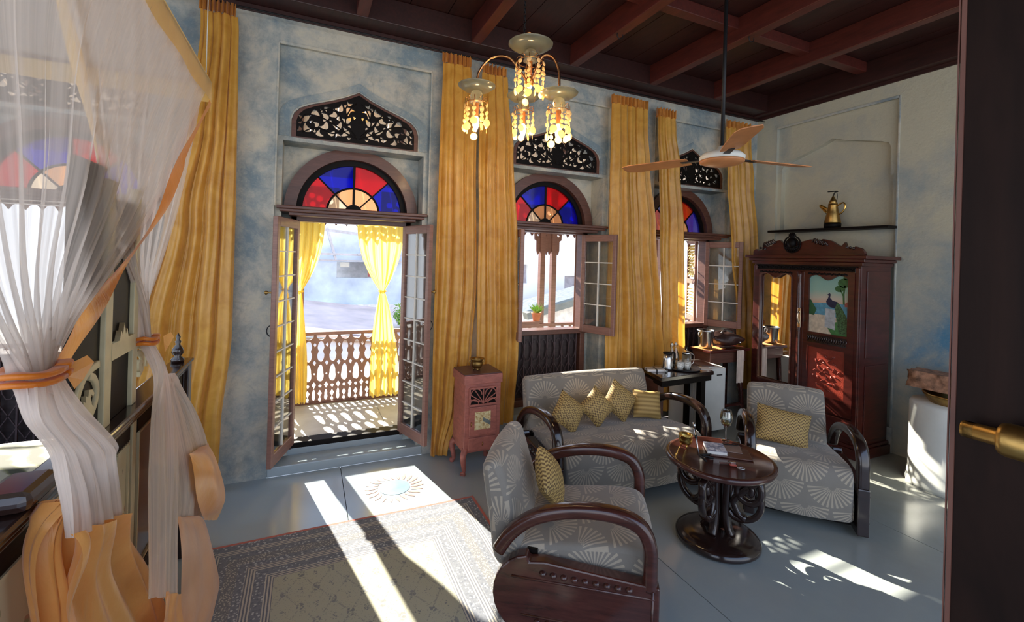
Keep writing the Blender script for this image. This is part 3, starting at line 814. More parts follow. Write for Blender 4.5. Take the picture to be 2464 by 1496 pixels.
# potted plant on a planter shelf outside the middle window
sh = MB(); sh.box(-2.9, -2.36, 1.17, 1.265, .93, .95); sh.box(-2.9, -2.36, 1.235, 1.26, .86, .93); sh.build('planter_shelf', M['framelight'], label='narrow ledge on the veranda rail under the potted plant', cat='shelf', bevel=.003)
pp = empty('potted_plant', (-2.42, 1.215, .95), label='small leafy green plant in a terracotta pot outside the middle window', cat='plant')
MB().lathe([(.0, 0), (.042, 0), (.058, .085), (.066, .085), (.068, .11), (.06, .11), (.055, .09), (0, .088)], 18).build('pot', M['terracotta'], pp)
lv = MB(); rnd = random.Random(3)
for i in range(70):
    a = rnd.uniform(0, 2*pi); e = rnd.uniform(.5, 1.4); L = rnd.uniform(.07, .17)
    dx, dy = cos(a)*cos(e), sin(a)*cos(e)
    p0 = Vector((dx*.02, dy*.02, .09)); p1 = p0+Vector((dx, dy, sin(e)))*L; sd = Vector((-sin(a), cos(a), 0))*.008; m_ = (p0+p1)/2+Vector((0, 0, .01))
    lv.add([p0, m_+sd, p1, m_-sd], [(0, 1, 2, 3)])
lo = lv.build('foliage', M['leaf'], pp, kind='stuff')
# ---------------------------------------------------------------- buildings across the lane
MB().box(-30, 30, 1.5, 40, -4.2, -4.0).build('ground', simple('lane_ground', (.48, .44, .38), .9, scale=1), kind='structure')
opp = empty('opposite_house', (0, 0, 0), label='blue-grey plastered house with a dark window opening, seen past the balcony curtains', cat='building')
pg = simple('blue_grey_render', (.62, .72, .84), .8, scale=2, var=.25)
wl_ = plate_mesh('house_wall', [[(-9, -4), (-1.6, -4), (-1.6, 2.35), (-4.9, 2.35), (-9, 2.35)]], [[(-4.51, 1.18), (-3.45, 1.18), (-3.45, 1.55), (-4.51, 1.55)]], .2, pg, XZ, 7.1)
link('house_wall', wl_, opp)
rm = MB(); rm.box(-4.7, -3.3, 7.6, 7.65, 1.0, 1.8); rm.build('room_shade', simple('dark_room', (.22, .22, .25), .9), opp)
ob_ = MB(); ob_.box(-4.42, -4.22, 7.24, 7.27, 1.42, 1.53); ob_.build('white_board', M['offwhite'], opp)
MB().box(-3.80, -3.70, 7.24, 7.30, 1.2, 1.53).build('red_cloth', simple('red_cloth', (.45, .12, .12), .8), opp)
MB().box(-9, -1.6, 6.9, 7.2, .48, .58).build('wall_ledge', simple('pale_render', (.80, .80, .84), .8), opp)
fr = MB(); gm = simple('galvanised_frame', (.55, .55, .58), .5, .3)
fr.bar((-5.2, 6.7, 2.28), (-1.5, 6.9, 1.95), .06, .06); fr.bar((-5.2, 6.7, 1.72), (-1.5, 6.9, 1.70), .05, .05); fr.bar((-4.75, 6.7, 2.30), (-4.55, 6.75, 1.60), .05, .05); fr.bar((-4.1, 6.7, 1.72), (-3.2, 6.8, 2.05), .04, .04); fr.bar((-3.95, 6.7, 2.2), (-3.98, 6.8, 1.6), .04, .04); fr.bar((-3.3, 6.7, 2.1), (-3.3, 6.8, 1.6), .04, .04)
fr.bar((-5.2, 7.0, 2.45), (-4.2, 6.5, 2.65), .04, .04); fr.bar((-5.2, 6.9, 1.58), (-1.5, 6.95, 1.56), .03, .03)
fr.build('roof_frame', gm, opp)
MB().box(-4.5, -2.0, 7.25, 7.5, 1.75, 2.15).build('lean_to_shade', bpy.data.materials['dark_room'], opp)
tr_ = empty('terracotta_roof', label='low pinkish tin roof sloping below the balcony, opposite side of the lane', cat='roof')
pk = simple('pink_roof', (.80, .62, .55), .7, scale=2); pw = simple('bright_roof', (.85, .78, .68), .7, scale=2)
rr = MB(); rr.add([(-7.5, 3.6, .80), (-1.0, 3.6, .02), (-1.0, 6.8, .20), (-7.5, 6.8, 1.0), (-7.5, 3.6, .76), (-1.0, 3.6, -.02), (-1.0, 6.8, .16), (-7.5, 6.8, .96)], [(0, 1, 2, 3), (7, 6, 5, 4), (0, 4, 5, 1), (3, 2, 6, 7), (1, 5, 6, 2), (0, 3, 7, 4)]); rr.build('roof_sheet', pk, tr_)
rr = MB(); rr.add([(-7.5, 2.2, .10), (-1.2, 2.2, -.5), (-1.0, 3.7, -.02), (-7.5, 3.7, .70), (-7.5, 2.2, .06), (-1.2, 2.2, -.54), (-1.0, 3.7, -.06), (-7.5, 3.7, .66)], [(0, 1, 2, 3), (7, 6, 5, 4), (0, 4, 5, 1), (3, 2, 6, 7), (1, 5, 6, 2), (0, 3, 7, 4)]); rr.build('roof_apron', pw, tr_)
rg = MB()
rg.tube([(-7.5, 3.68, .76), (-1.0, 3.68, .03)], .035, 8); rg.build('ridge_roll', simple('roof_edge_grey', (.34, .28, .27), .8), tr_)
sb = empty('shrub', (-3.35, 4.6, .1), label='bright green shrub beside the right tied veranda curtain', cat='shrub')
lv = MB(); rnd = random.Random(8)
for i in range(500):
    d_ = Vector((rnd.gauss(0, 1), rnd.gauss(0, 1), rnd.gauss(0, .7))).normalized(); p = Vector((d_.x*.32, d_.y*.25, .62+d_.z*.2))*rnd.uniform(.6, 1)
    a = Vector((rnd.uniform(-1, 1), rnd.uniform(-1, 1), rnd.uniform(-1, 1))).normalized()*.04; b_ = a.cross(d_).normalized()*.018
    lv.add([p-a, p+b_, p+a, p-b_], [(0, 1, 2, 3)])
lv.build('foliage', M['leaf'], sb, kind='stuff'); MB().tube([(0, 0, -1.0), (.02, 0, .6)], .02, 6).build('stem', M['frame'], sb)
wh = empty('white_house', label='tall white house with small shuttered windows beyond the middle window', cat='building')
wm = simple('white_render', (.86, .86, .84), .8, scale=1, var=.05)
link('house_wall', plate_mesh('house_wall', [[(-.6, -4), (6.5, -4), (6.5, 5.5), (-.6, 5.5)]], [[(1.05, .95), (1.28, .95), (1.28, 1.55), (1.05, 1.55)], [(2.66, .62), (3.1, .62), (3.1, 1.2), (2.66, 1.2)], [(4.3, .7), (4.8, .7), (4.8, 1.5), (4.3, 1.5)]], .2, wm, XZ, 9.1), wh)
for x0, x1, z0, z1 in ((1.05, 1.28, .95, 1.55), (2.66, 3.1, .62, 1.2), (4.3, 4.8, .7, 1.5)):
    MB().box(x0, x1, 9.08, 9.12, z0, z1).build('shutter_board', simple('grey_shutter', (.42, .38, .40), .8) if 'grey_shutter' not in bpy.data.materials else bpy.data.materials['grey_shutter'], wh)
gb = empty('gabled_shed', label='cream gable with a dark sloping roof edge seen low through the middle window', cat='building')
MB().prism([(.2, -3), (3.2, -3), (3.2, 1.0), (.2, .28)], 6.3, 8.6, XZ).build('gable_wall', simple('cream_render', (.80, .72, .60), .8), gb)
MB().bar((-.1, 6.25, .30), (3.4, 6.25, 1.14), .25, .17).build('roof_verge', simple('mossy_verge', (.22, .22, .18), .9, scale=4), gb)

# ---------------------------------------------------------------- rug
RX0, RX1, RY0, RY1 = -5.63, -3.968, -4.6, -.83
rm_ = rug_m((RX1-RX0)/2, (RY1-RY0)/2)
g = MB(); hx, hy = (RX1-RX0)/2, (RY1-RY0)/2
g.grid(lambda u, v: ((u*2-1)*hx, (v*2-1)*hy, .010+.0015*sin(9*u+4*v)), 40, 60)
g.box(-hx, hx, -hy, hy, .0005, .0082)
g.build('rug', rm_, loc=((RX0+RX1)/2, (RY0+RY1)/2, 0), label='faded blue and beige oriental rug with lozenge field and thin red edge', cat='rug')

# ---------------------------------------------------------------- upholstered seats
def prof_slab(P, x0, x1, r=.03, smooth=True, crown=.0):
    """closed side profile P [(y,z)] swept across x with rounded ends; uv in metres"""
    n = len(P); P = [Vector((a, b)) for a, b in P]
    area = sum(P[i].x*P[(i+1) % n].y-P[(i+1) % n].x*P[i].y for i in range(n)); sg = 1 if area > 0 else -1
    nr = []
    for i in range(n):
        t = (P[(i+1) % n]-P[i-1]).normalized(); nr.append(Vector((t.y, -t.x))*sg)
    L = [0]
    for i in range(n): L.append(L[-1]+(P[(i+1) % n]-P[i]).length)
    rings = [(x0+r*(1-cos(radians(a))), r*(1-sin(radians(a)))) for a in (0, 30, 60, 90)]
    k = 10; mids = [(x0+r+(x1-x0-2*r)*i/k, -crown*sin(pi*i/k)) for i in range(1, k)]
    rings = rings+mids+[(x1-(a-x0), o) for a, o in rings[::-1]]
    m = MB(); vs = []; uv = []
    for x, o in rings:
        for i in range(n+1):
            q = P[i % n]-nr[i % n]*o; vs.append((x, q.x, q.y)); uv.append((x, L[i]))
    w = n+1
    fs = [(j*w+i, j*w+i+1, (j+1)*w+i+1, (j+1)*w+i) for j in range(len(rings)-1) for i in range(n)]
    m.add(vs, fs, uv, smooth)
    for j in (0, len(rings)-1):
        vs = [(rings[j][0], (P[i]-nr[i]*rings[j][1]).x, (P[i]-nr[i]*rings[j][1]).y) for i in range(n)]
        m.add(vs, [tuple(range(n))], [(p[1], p[2]) for p in vs])
    return m
def sm2(P, k=5): return [(p.x, p.y) for p in smoothpts([Vector((a, b, 0)) for a, b in P], k, True)]
BACK = sm2([(.17, .30), (.21, .42), (.26, .58), (.30, .70), (.325, .745), (.37, .755), (.41, .72), (.40, .62), (.37, .45), (.34, .28), (.26, .24)])
SEAT = sm2([(.26, .24), (.22, .37), (.05, .40), (-.2, .43), (-.33, .435), (-.40, .41), (-.425, .34), (-.42, .22), (-.41, .10), (-.395, .085), (-.375, .12), (-.36, .24), (-.1, .24)])
def arm_path(y1=-.40, zt=.60, fr=.30):
    return smoothpts([(0, .30, .37), (0, .24, .46), (0, .14, .54), (0, .0, .59), (0, -.14, .608), (0, -.26, .60), (0, -.345, .565), (0, -.385, .49), (0, -.39, .40), (0, -.39, fr)], 5)
def make_seat(name, W_, wood_m, label, cat, group=None, panel=True):
    t = empty(name, label=label, cat=cat, group=group)
    h = W_/2
    prof_slab(BACK, -h+.005, h-.005, .035, crown=.012).build('backrest', M['shellfab'], t)
    prof_slab(SEAT, -h+.002, h-.002, .03, crown=.012).build('seat', M['shellfab'], t)
    for s in (-1, 1):
        a = MB().sweep([(s*(h+.045), p.y, p.z) for p in arm_path()], roundsec(.072, .062, .022), fixed=(1, 0, 0)); a.build('armrest', wood_m, t)
        x0, x1 = sorted((s*(h+.012), s*(h+.078)))
        P = [(-.43, .02), (-.43, .325)]+[(.08, .36), (.15, .35)]+arc(.13, .19, .19, 80, -60, 10)+[(.14, .02)]
        YZm = YZ
        pn = MB().prism(P, x0, x1, YZm); po = pn.build('side_panel', wood_m, t, bevel=.008)
        cv = MB(); xo = s*(h+.078)
        for k in range(9): cv.ball((xo, -.30+k*.048, .30+.001*k), .018, 8, 6, (1, 1, .8))
        for k in range(9): cv.ball((xo, -.28+k*.048, .085), .016, 8, 6, (1, 1, .8))
        cv.tube([(xo, -.41, .325-.05), (xo, .23, .325-.05)], .006, 6); cv.tube([(xo, -.41, .105), (xo, .18, .105)], .006, 6)
        cv.tube([(xo, -.40, .03), (xo, -.40, .31)], .006, 6)
        cv.build('carving', wood_m, t)
    fr = MB(); fr.box(-h, h, -.36, .30, .05, .22); fr.build('underframe', M['black'], t)
    rl = MB().box(-h-.01, h+.01, .12, .17, .33, .37); rl.build('rear_rail', M['black'], t)
    return t
a1 = make_seat('armchair', .60, M['mahog'], 'fan-patterned armchair nearest the viewer, seen from its carved left side by the rug', 'armchair')
a1.location = (-3.80, -1.86, 0); a1.rotation_euler = (0, 0, radians(90-36))
a2 = make_seat('armchair', .56, M['ebony'], 'fan-patterned armchair facing the round table, in front of the wardrobe', 'armchair')
a2.location = (-1.73, -1.70, 0); a2.rotation_euler = (0, 0, radians(-46))
so = make_seat('sofa', 1.22, M['ebony'], 'taupe fan-patterned sofa with curved dark arms and a row of small cushions', 'sofa')
so.location = (-2.84, -.90, 0); so.rotation_euler = (0, 0, radians(-3))

def cushion(loc, rz, tilt, spin, w, h, mat, label, group=None, th=.065):
    def fn(u, v, s):
        a, b = u*2-1, v*2-1
        k = (1-abs(a)**2.6)*(1-abs(b)**2.6); e = 1-.07*(1-abs(a*b))*max(abs(a), abs(b))**3
        return (a*w/2*e, s*th*k**.55, b*h/2*e)
    m = MB()
    for s in (-1, 1): m.grid(lambda u, v: fn(u, v, s), 16, 16, uvs=(w, h))
    o = m.build('cushion', mat, label=label, cat='cushion', group=group)
    o.matrix_world = Matrix.Translation(loc) @ Matrix.Rotation(rz, 4, 'Z') @ Matrix.Rotation(tilt, 4, 'X') @ Matrix.Rotation(spin, 4, 'Y')
    return o
sg = 'cushions in a row on the sofa'
cushion((-3.22, -.90, .555), radians(5), radians(-22), radians(40), .25, .25, M['cush'], 'gold woven cushion on its corner, leftmost on the sofa', sg)
cushion((-2.94, -.88, .56), radians(-6), radians(-22), radians(50), .24, .24, M['cush'], 'gold woven cushion on its corner, second from left on the sofa', sg)
cushion((-2.69, -.85, .575), radians(-4), radians(-20), radians(40), .26, .26, M['cush'], 'tallest gold woven cushion on its corner, third from left on the sofa', sg)
cushion((-2.44, -.90, .535), radians(-14), radians(-22), radians(6), .25, .23, M['cush2'], 'upright ribbed gold-brown cushion at the right end of the sofa row', sg)
cushion((-1.84, -1.69, .545), radians(-46), radians(-24), radians(8), .36, .26, M['cush'], 'oblong gold zigzag cushion on the armchair before the wardrobe')
cushion((-3.87, -1.77, .555), radians(54), radians(-22), radians(48), .26, .26, M['cush'], 'gold woven cushion on the near armchair, partly hidden by its arm')

# ---------------------------------------------------------------- coffee table
ct = empty('coffee_table', (-2.695, -1.87, 0), label='round dark mahogany coffee table on carved scroll legs and a disc base', cat='table')
MB().lathe([(0, .475), (.26, .475), (.295, .487), (.318, .500), (.325, .515), (.322, .528), (.31, .534), (.296, .532), (.292, .528), (0, .528)], 64).build('table_top', M['mahog'], ct)
MB().lathe([(0, .0), (.235, .0), (.25, .015), (.25, .035), (.235, .05), (.20, .06), (.15, .066), (0, .07)], 56).build('base', M['ebony'], ct)
sec = roundsec(.046, .040, .012, 2)
for k in range(4):
    a = radians(20+90*k); ca, sa = cos(a), sin(a)
    P = []
    for i in range(16):
        q = radians(-40+i*30); r = .022+i*.0045; P.append((.168+r*cos(q), .375+r*sin(q)))
    P += [(.105, .31), (.10, .265), (.13, .215), (.17, .20)]
    P = [(.235, .30)][:0]+P
    pts = smoothpts([(r*ca, r*sa, z) for r, z in P], 2)
    MB().sweep(pts, sec, fixed=(-sa, ca, 0)).build('scroll', M['ebony'], ct)
    P2 = [(.245, .37), (.25, .30), (.22, .235), (.16, .195), (.10, .19), (.065, .22)]
    MB().sweep(smoothpts([(r*ca, r*sa, z) for r, z in P2], 4), roundsec(.042, .036, .012, 2), fixed=(-sa, ca, 0)).build('lower_scroll', M['ebony'], ct)
    lg = [(.060, .475), (.055, .36), (.05, .22), (.06, .12), (.085, .065)]
    MB().sweep(smoothpts([(r*ca, r*sa, z) for r, z in lg], 4), roundsec(.050, .044, .012, 2), fixed=(-sa, ca, 0)).build('leg', M['ebony'], ct)
TZ = .529
# things on the coffee table
wg = empty('wine_glass', (-2.44, -1.70, TZ), label='stemmed wine glass holding a little white wine on the round table', cat='glass')
wp = [(.032, .0), (.030, .003), (.006, .007), (.0035, .02), (.0035, .085), (.010, .094), (.030, .112), (.040, .14), (.040, .165), (.034, .20), (.031, .212)]
MB().lathe(wp+[(r-.0015, z) for r, z in wp[:4:-1]], 24).build('goblet', M['crystal'], wg)
MB().lathe([(0, .0955), (.012, .0975), (.028, .113), (.036, .13), (0, .1305)], 24).build('wine', glass_mat('white_wine', (.95, .85, .35), .08, .02, .3), wg)
bb = empty('brass_bowl', (-2.79, -1.68, TZ), label='small footed brass bowl on the edge of the round table', cat='bowl')
MB().lathe([(.0, .02), (.030, .022), (.040, .03), (.044, .05), (.041, .075), (.046, .078), (.046, .084), (.038, .084), (.037, .05), (.03, .034), (0, .03)], 28, wob=lambda a: .02*sin(14*a)).build('bowl', M['brass'], bb)
for k in range(3): MB().tube([(.022*cos(2.1*k), .022*sin(2.1*k), .024), (.03*cos(2.1*k), .03*sin(2.1*k), .0)], .005, 6).build('foot', M['brass'], bb)
bd = MB().box(-.125, .125, -.085, .085, 0, .008); bd.build('serving_board', M['leatherb'], loc=(-2.60, -1.86, TZ), rot=(0, 0, radians(-40)), bevel=.002, label='thin dark brown board lying under the picture book', cat='board')
bk = empty('picture_book', (-2.655, -1.80, TZ+.0085), radians(-38), label='small book with a blue-grey photo cover lying on the round table', cat='book')
MB().box(-.058, .058, -.075, .075, 0, .016).build('pages', M['paper'], bk)
def photo():
    m, nt, b = tree('photo_cover'); p = coord(nt); n = nz(nt, p, 28, 5, .6, .8)
    setc(nt, b, ramp(nt, n, [(.35, (.12, .14, .22)), (.5, (.38, .42, .55)), (.62, (.70, .70, .78))])); b.inputs['Roughness'].default_value = .25; return m
MB().box(-.060, .060, -.077, .077, .016, .0175).build('cover', photo(), bk); MB().box(-.060, .060, -.077, .077, -.0002, .0008).build('back_cover', M['paper'], bk)
MB().box(-.050, .050, -.065, .065, 0, .006).build('wallet', simple('taupe_leather', (.24, .16, .13), .45), loc=(-2.535, -1.835, TZ+.0085), rot=(0, 0, radians(-44)), bevel=.002, label='flat taupe leather wallet on the brown board', cat='wallet')
gl_ = empty('folded_spectacles', (-2.50, -1.79, TZ+.0150), radians(-30), label='dark folded spectacles lying on the taupe wallet', cat='spectacles')
s_ = MB()
for q in (-1, 1): s_.tube([(q*.03+.022*cos(a), .016*sin(a), .003) for a in [2*pi*i/14 for i in range(15)]], .0022, 6)
s_.tube([(-.01, 0, .004), (.01, 0, .004)], .002, 6); s_.tube([(-.052, 0, .003), (.03, -.02, .003)], .002, 6); s_.build('frame', M['iron'], gl_)
tw = empty('phone_tripod', (-2.83, -1.83, TZ), radians(12), label='slim silver and black rod with folded feet leaning up from the round table', cat='tripod')
MB().tube([(0, 0, .01), (.045, .06, .15)], .0055, 8).build('rod', M['steel'], tw); MB().tube([(.028, .037, .098), (.034, .045, .115)], .010, 8).build('clamp', M['iron'], tw)
MB().tube([(.048, .064, .155), (.055, .073, .185)], .009, 8).build('head', M['steel'], tw)
for dx, dy in ((.09, -.03), (-.03, -.07), (.05, -.07)): MB().tube([(0, 0, .014), (dx, dy, .006)], .006, 6).build('leg', M['iron'], tw)
ko = empty('corkscrew', (-2.74, -1.965, TZ), radians(-25), label='small wooden-handled corkscrew knife lying near the table edge', cat='corkscrew')
MB().box(-.045, .02, -.006, .006, 0, .010).build('handle', M['leatherb'], ko, bevel=.002); MB().box(.02, .05, -.008, .008, .001, .012).build('blade', M['steel'], ko, bevel=.001)
MB().tube([(-.04+.003*i, .010+.003*sin(i*1.6), .006+.003*cos(i*1.6)) for i in range(16)], .0014, 5).build('screw', M['steel'], ko)
MB().box(-.02, .02, -.012, .012, 0, .006).build('lighter', simple('red_plastic', (.45, .08, .05), .4), loc=(-2.725, -1.995, TZ), rot=(0, 0, radians(-35)), bevel=.002, label='small reddish-brown lighter beside the silver buckle ring', cat='lighter')
MB().tube([(.020*cos(a), .013*sin(a), .003) for a in [2*pi*i/20 for i in range(21)]], .0026, 6).build('buckle_ring', M['steel'], loc=(-2.715, -2.045, TZ), rot=(0, 0, radians(-35)), label='open silver oval ring at the near edge of the round table', cat='ring')

# ---------------------------------------------------------------- gramophone cabinet by the door
cb = empty('gramophone_cabinet', (-3.785, -.36, 0), radians(1), label='narrow dusty-red cabinet with sunburst grille and peacock panel, right of the balcony door', cat='cabinet')
cb.scale = (1, 1, 1.03); w, d = .155, .14
b_ = MB(); b_.box(-w, w, -d, d, .17, .70); b_.build('body', M['cabred'], cb, bevel=.004)
tp = MB(); tp.box(-w-.012, w+.012, -d-.012, d+.01, .70, .775); tp.build('lid', M['cabred'], cb, bevel=.008)
MB().box(-w-.008, w+.008, -d-.008, d+.006, .775, .783).build('lid_top', M['cabdark'], cb, bevel=.003)
MB().box(-.115, .115, -d-.004, -d, .545, .668).build('grille_backing', M['black'], cb)
gr = MB(); y = -d-.006
for (p, q) in (((-.12, .54), (.12, .54)), ((-.12, .672), (.12, .672)), ((-.118, .54), (-.118, .672)), ((.118, .54), (.118, .672))): gr.bar((p[0], y, p[1]), (q[0], y, q[1]), .014, .012, up=(0, 1, 0))
for a in (90, 62, 118, 38, 142, 16, 164): gr.bar((0, y, .555), (.115/max(.72, abs(cos(radians(a))))*cos(radians(a)), y, .555+.115*sin(radians(a))), .007, .010, up=(0, 1, 0))
for cx in (-.062, .062):
    gr.sweep([(x, y, z) for x, z in arc(cx, .618, .048, 0, 180, 12)], [(.004, .004), (-.004, .004), (-.004, -.004), (.004, -.004)], fixed=(0, 1, 0))
    gr.sweep([(x, y, z) for x, z in arc(cx*1.25, .545, .038, 0, 180, 12)], [(.004, .004), (-.004, .004), (-.004, -.004), (.004, -.004)], fixed=(0, 1, 0))
gr.ball((0, y, .558), .012, 10, 6); gr.build('sunburst_grille', M['cabred'], cb)
dd = MB().box(-.118, .118, -d-.012, -d, .30, .525).build('door', M['cabred'], cb, bevel=.004)
def bird():
    m, nt, b = tree('painted_peacock_panel'); p = coord(nt); x, y_, z = sep(nt, p)
    n = nz(nt, p, 60, 5, .7); c = ramp(nt, n, [(.35, (.28, .14, .05)), (.47, (.60, .44, .20)), (.6, (.72, .64, .38))])
    band = ((x*.55+z-.425).f('ABSOLUTE')).lt(.016)*x.gt(.0)
    c = mixc(nt, band*.85, c, (.07, .12, .15)); setc(nt, b, c); b.inputs['Roughness'].default_value = .4; return m
MB().box(-.072, .066, -d-.0145, -d-.0118, .348, .485).build('painted_panel', bird(), cb)
MB().box(-.118, .118, -d-.010, -d, .185, .285).build('drawer', M['cabred'], cb, bevel=.004)
MB().tube([(.0, -d-.012, .245), (.0, -d-.024, .238), (.0, -d-.012, .220)], .004, 6).build('drawer_pull', M['oldbrass'], cb)
MB().tube([(-.102, -d-.012, .41), (-.102, -d-.024, .40), (-.102, -d-.012, .38)], .0035, 6).build('door_pull', M['oldbrass'], cb)
for sx in (-1, 1):
    for sy in (-1, 1):
        P = [(sx*(w-.02), sy*(d-.02), .19), (sx*(w+.005), sy*(d+.005), .15), (sx*(w-.005), sy*(d-.005), .08), (sx*(w-.01), sy*(d-.01), .03), (sx*(w+.008), sy*(d+.008), .008)]
        MB().tube(smoothpts(P, 4), .02, 8, rs=[1.5-.9*abs(i/16-.0)+(.5 if i > 13 else 0) for i in range(17)]).build('leg', M['cabred'], cb)
bp = empty('brass_pot', (-3.80, -.38, .8075), label='small brass pot with side handles on the dusty-red cabinet', cat='pot')
MB().lathe([(0, .02), (.035, .02), (.045, .035), (.048, .06), (.044, .075), (.055, .088), (.062, .092), (.060, .097), (.040, .090), (.042, .06), (.036, .032), (0, .03)], 28).build('bowl', M['oldbrass'], bp)
for k in range(3): MB().ball((.026*cos(2.1*k+.4), .026*sin(2.1*k+.4), .010), .010, 8, 6).build('foot', M['oldbrass'], bp)
for s in (-1, 1): MB().tube([(s*(.050+.018*sin(a)), .0, .075+.014*cos(a)) for a in [pi*i/8 for i in range(9)]], .003, 6).build('handle', M['oldbrass'], bp)

# ---------------------------------------------------------------- tea table, fridge, console
tt = empty('tea_table', label='dark rectangular side table carrying the kettle and bottles, behind the sofa', cat='table')
def quad(m, pts, z0, z1):
    m.prism(pts, z0, z1)
TQ = [(-2.19, -.80), (-1.50, -.76), (-1.38, -.32), (-2.09, -.42)]
m = MB(); quad(m, TQ, .675, .71); m.build('table_top', M['ebony'], tt, bevel=.004)
m = MB(); quad(m, [(x+(-1.8-x)*.06, y+(-.63-y)*.1) for x, y in TQ], .62, .675); m.build('apron', M['black'], tt)
for (x, y) in ((-1.58, -.68), (-1.50, -.44)): MB().box(x-.03, x+.03, y-.03, y+.03, 0, .64).build('leg', M['black'], tt, bevel=.004)
MB().box(-2.12, -2.05, -.68, -.44, 0, .64).build('end_panel', M['frame'], tt, bevel=.004)
T = .7105
kt = empty('electric_kettle', (-1.90, -.60, T), label='steel electric kettle with black lid and handle on the tea table', cat='kettle')
MB().lathe([(0, 0), (.055, 0), (.056, .02), (.05, .10), (.042, .155), (0, .157)], 24).build('body', M['steel'], kt); MB().lathe([(.044, .155), (.042, .168), (.0, .172)], 24).build('lid', M['iron'], kt)
MB().tube(smoothpts([(.038, 0, .16), (.085, 0, .155), (.092, 0, .10), (.082, 0, .05)], 5), .009, 8).build('handle', M['iron'], kt)
for (x, y, l) in ((-1.80, -.55, 'tall clear glass bottle with clip stopper, left of the pair on the tea table'), (-1.735, -.535, 'tall clear glass bottle with clip stopper, right of the pair on the tea table')):
    t = empty('glass_bottle', (x, y, T), label=l, cat='bottle', group='clip-top bottles on the tea table')
    P = [(0, .002), (.034, .002), (.036, .02), (.036, .10), (.030, .135), (.014, .175), (.012, .215), (.015, .22)]
    MB().lathe(P, 20).build('bottle_glass', M['crystal'], t); MB().lathe([(.013, .218), (.015, .228), (.008, .24), (0, .242)], 12).build('stopper', M['offwhite'], t)
    MB().tube([(.017, 0, .20), (.022, 0, .225), (0, 0, .246), (-.022, 0, .225), (-.017, 0, .20)], .0018, 5).build('wire_clip', M['iron'], t)
fp = empty('french_press', (-1.655, -.60, T), label='glass coffee press with steel collar and black plunger on the tea table', cat='coffee press')
MB().lathe([(0, .004), (.042, .004), (.044, .05), (.044, .145), (.0, .146)], 20).build('beaker', glass_mat('press_glass', (.75, .80, .78), .2, .05, .4), fp); MB().lathe([(.046, .135), (.046, .152), (.02, .165), (0, .166)], 20).build('lid', M['steel'], fp)
MB().tube([(0, 0, .165), (0, 0, .195)], .003, 6).build('plunger_rod', M['steel'], fp); MB().ball((0, 0, .20), .012, 10, 6).build('plunger_knob', M['iron'], fp)
MB().tube(smoothpts([(.044, -.01, .14), (.075, -.02, .12), (.072, -.02, .05), (.044, -.01, .03)], 4), .005, 6).build('handle', M['steel'], fp)
tr2 = MB(); tr2.lathe([(0, 0), (.15, 0), (.165, .012), (.160, .013), (.145, .004), (0, .004)], 32); tr2.build('round_tray', M['iron'], loc=(-1.72, -.62, T), label='round black tray under the cups and coffee press', cat='tray')
for k, (x, y, l) in enumerate(((-1.80, -.665, 'upturned cup with dark pattern, front left on the black tray'), (-1.72, -.675, 'striped cup standing in front of the bottles on the black tray'))):
    t = empty('cup', (x, y, T+.005), label=l, cat='cup')
    cm = simple('patterned_china_%s' % ('a' if k == 0 else 'b'), (.70, .66, .58), .3, scale=60, var=.6)
    MB().lathe([(.0, 0), (.02, 0), (.034, .03), (.036, .055), (.033, .055), (.03, .03), (0, .008)], 18).build('bowl', cm, t)
    MB().lathe([(.0, .0), (.024, 0), (.036, -.03+.09), (.034, .075), (0, .08)], 18).build('stacked_cup', cm, t)
    MB().tube([(.034+.014*sin(a), 0, .035+.014*cos(a)) for a in [pi*i/6 for i in range(7)]], .003, 5).build('handle', cm, t)
nb = empty('folded_napkins', (-2.06, -.61, T), radians(-20), label='stack of folded white napkins tied with dark ribbon on the tea table', cat='napkins')
MB().box(-.09, .09, -.045, .045, 0, .022).build('napkin', M['paper'], nb, bevel=.006); MB().box(-.007, .007, -.047, .047, -.0, .0235).build('ribbon', M['iron'], nb); MB().box(-.092, .092, -.005, .005, 0, .0232).build('ribbon', M['iron'], nb)
MB().lathe([(0, 0), (.012, 0), (.014, .02), (.01, .03), (0, .032)], 12).build('small_jar', M['crystal'], loc=(-2.01, -.705, T), label='tiny glass jar beside the folded napkins', cat='jar')
MB().box(-.09, .09, -.06, .06, 0, .003).build('printed_card', M['paper'], loc=(-1.53, -.67, T), rot=(0, 0, radians(-20)), label='white printed card at the right end of the tea table', cat='card')

for o in list(bpy.data.objects):
    if o.parent is None and o.get('category') in ('kettle', 'bottle', 'coffee press', 'cup', 'napkins', 'jar', 'card') and -2.2 < o.location.x < -1.45: o.location += Vector((.0, .04, 0))
bpy.data.objects['round_tray'].location += Vector((0, .04, 0))

fg = empty('mini_fridge', (-1.30, -.33, 0), radians(-4), label='small white fridge behind the tea table', cat='fridge')
MB().box(-.19, .19, -.20, .17, .03, .68).build('body', M['white'], fg, bevel=.008)
MB().box(-.188, .188, -.24, -.205, .035, .675).build('door', M['white'], fg, bevel=.008)
MB().box(.07, .14, -.244, -.239, .60, .612).build('handle_slot', M['iron'], fg)
for sx in (-.16, .16):
    for sy in (-.17, .14): MB().lathe([(0, 0), (.018, 0), (.018, .03), (0, .03)], 10, (sx, sy, 0)).build('foot', M['iron'], fg)
MB().box(-.13, .12, -.13, .10, 0, .012).build('wooden_tray', M['leatherb'], loc=(-1.30, -.36, .681), rot=(0, 0, radians(-12)), bevel=.003, label='flat wooden tray lying on top of the white fridge', cat='tray')
cs = empty('console_desk', (-.86, -.24, 0), label='red-brown writing desk with splayed legs in the corner by the wardrobe', cat='desk')
MB().box(-.29, .32, -.16, .13, .78, .81).build('table_top', M['wardrobe'], cs, bevel=.005)
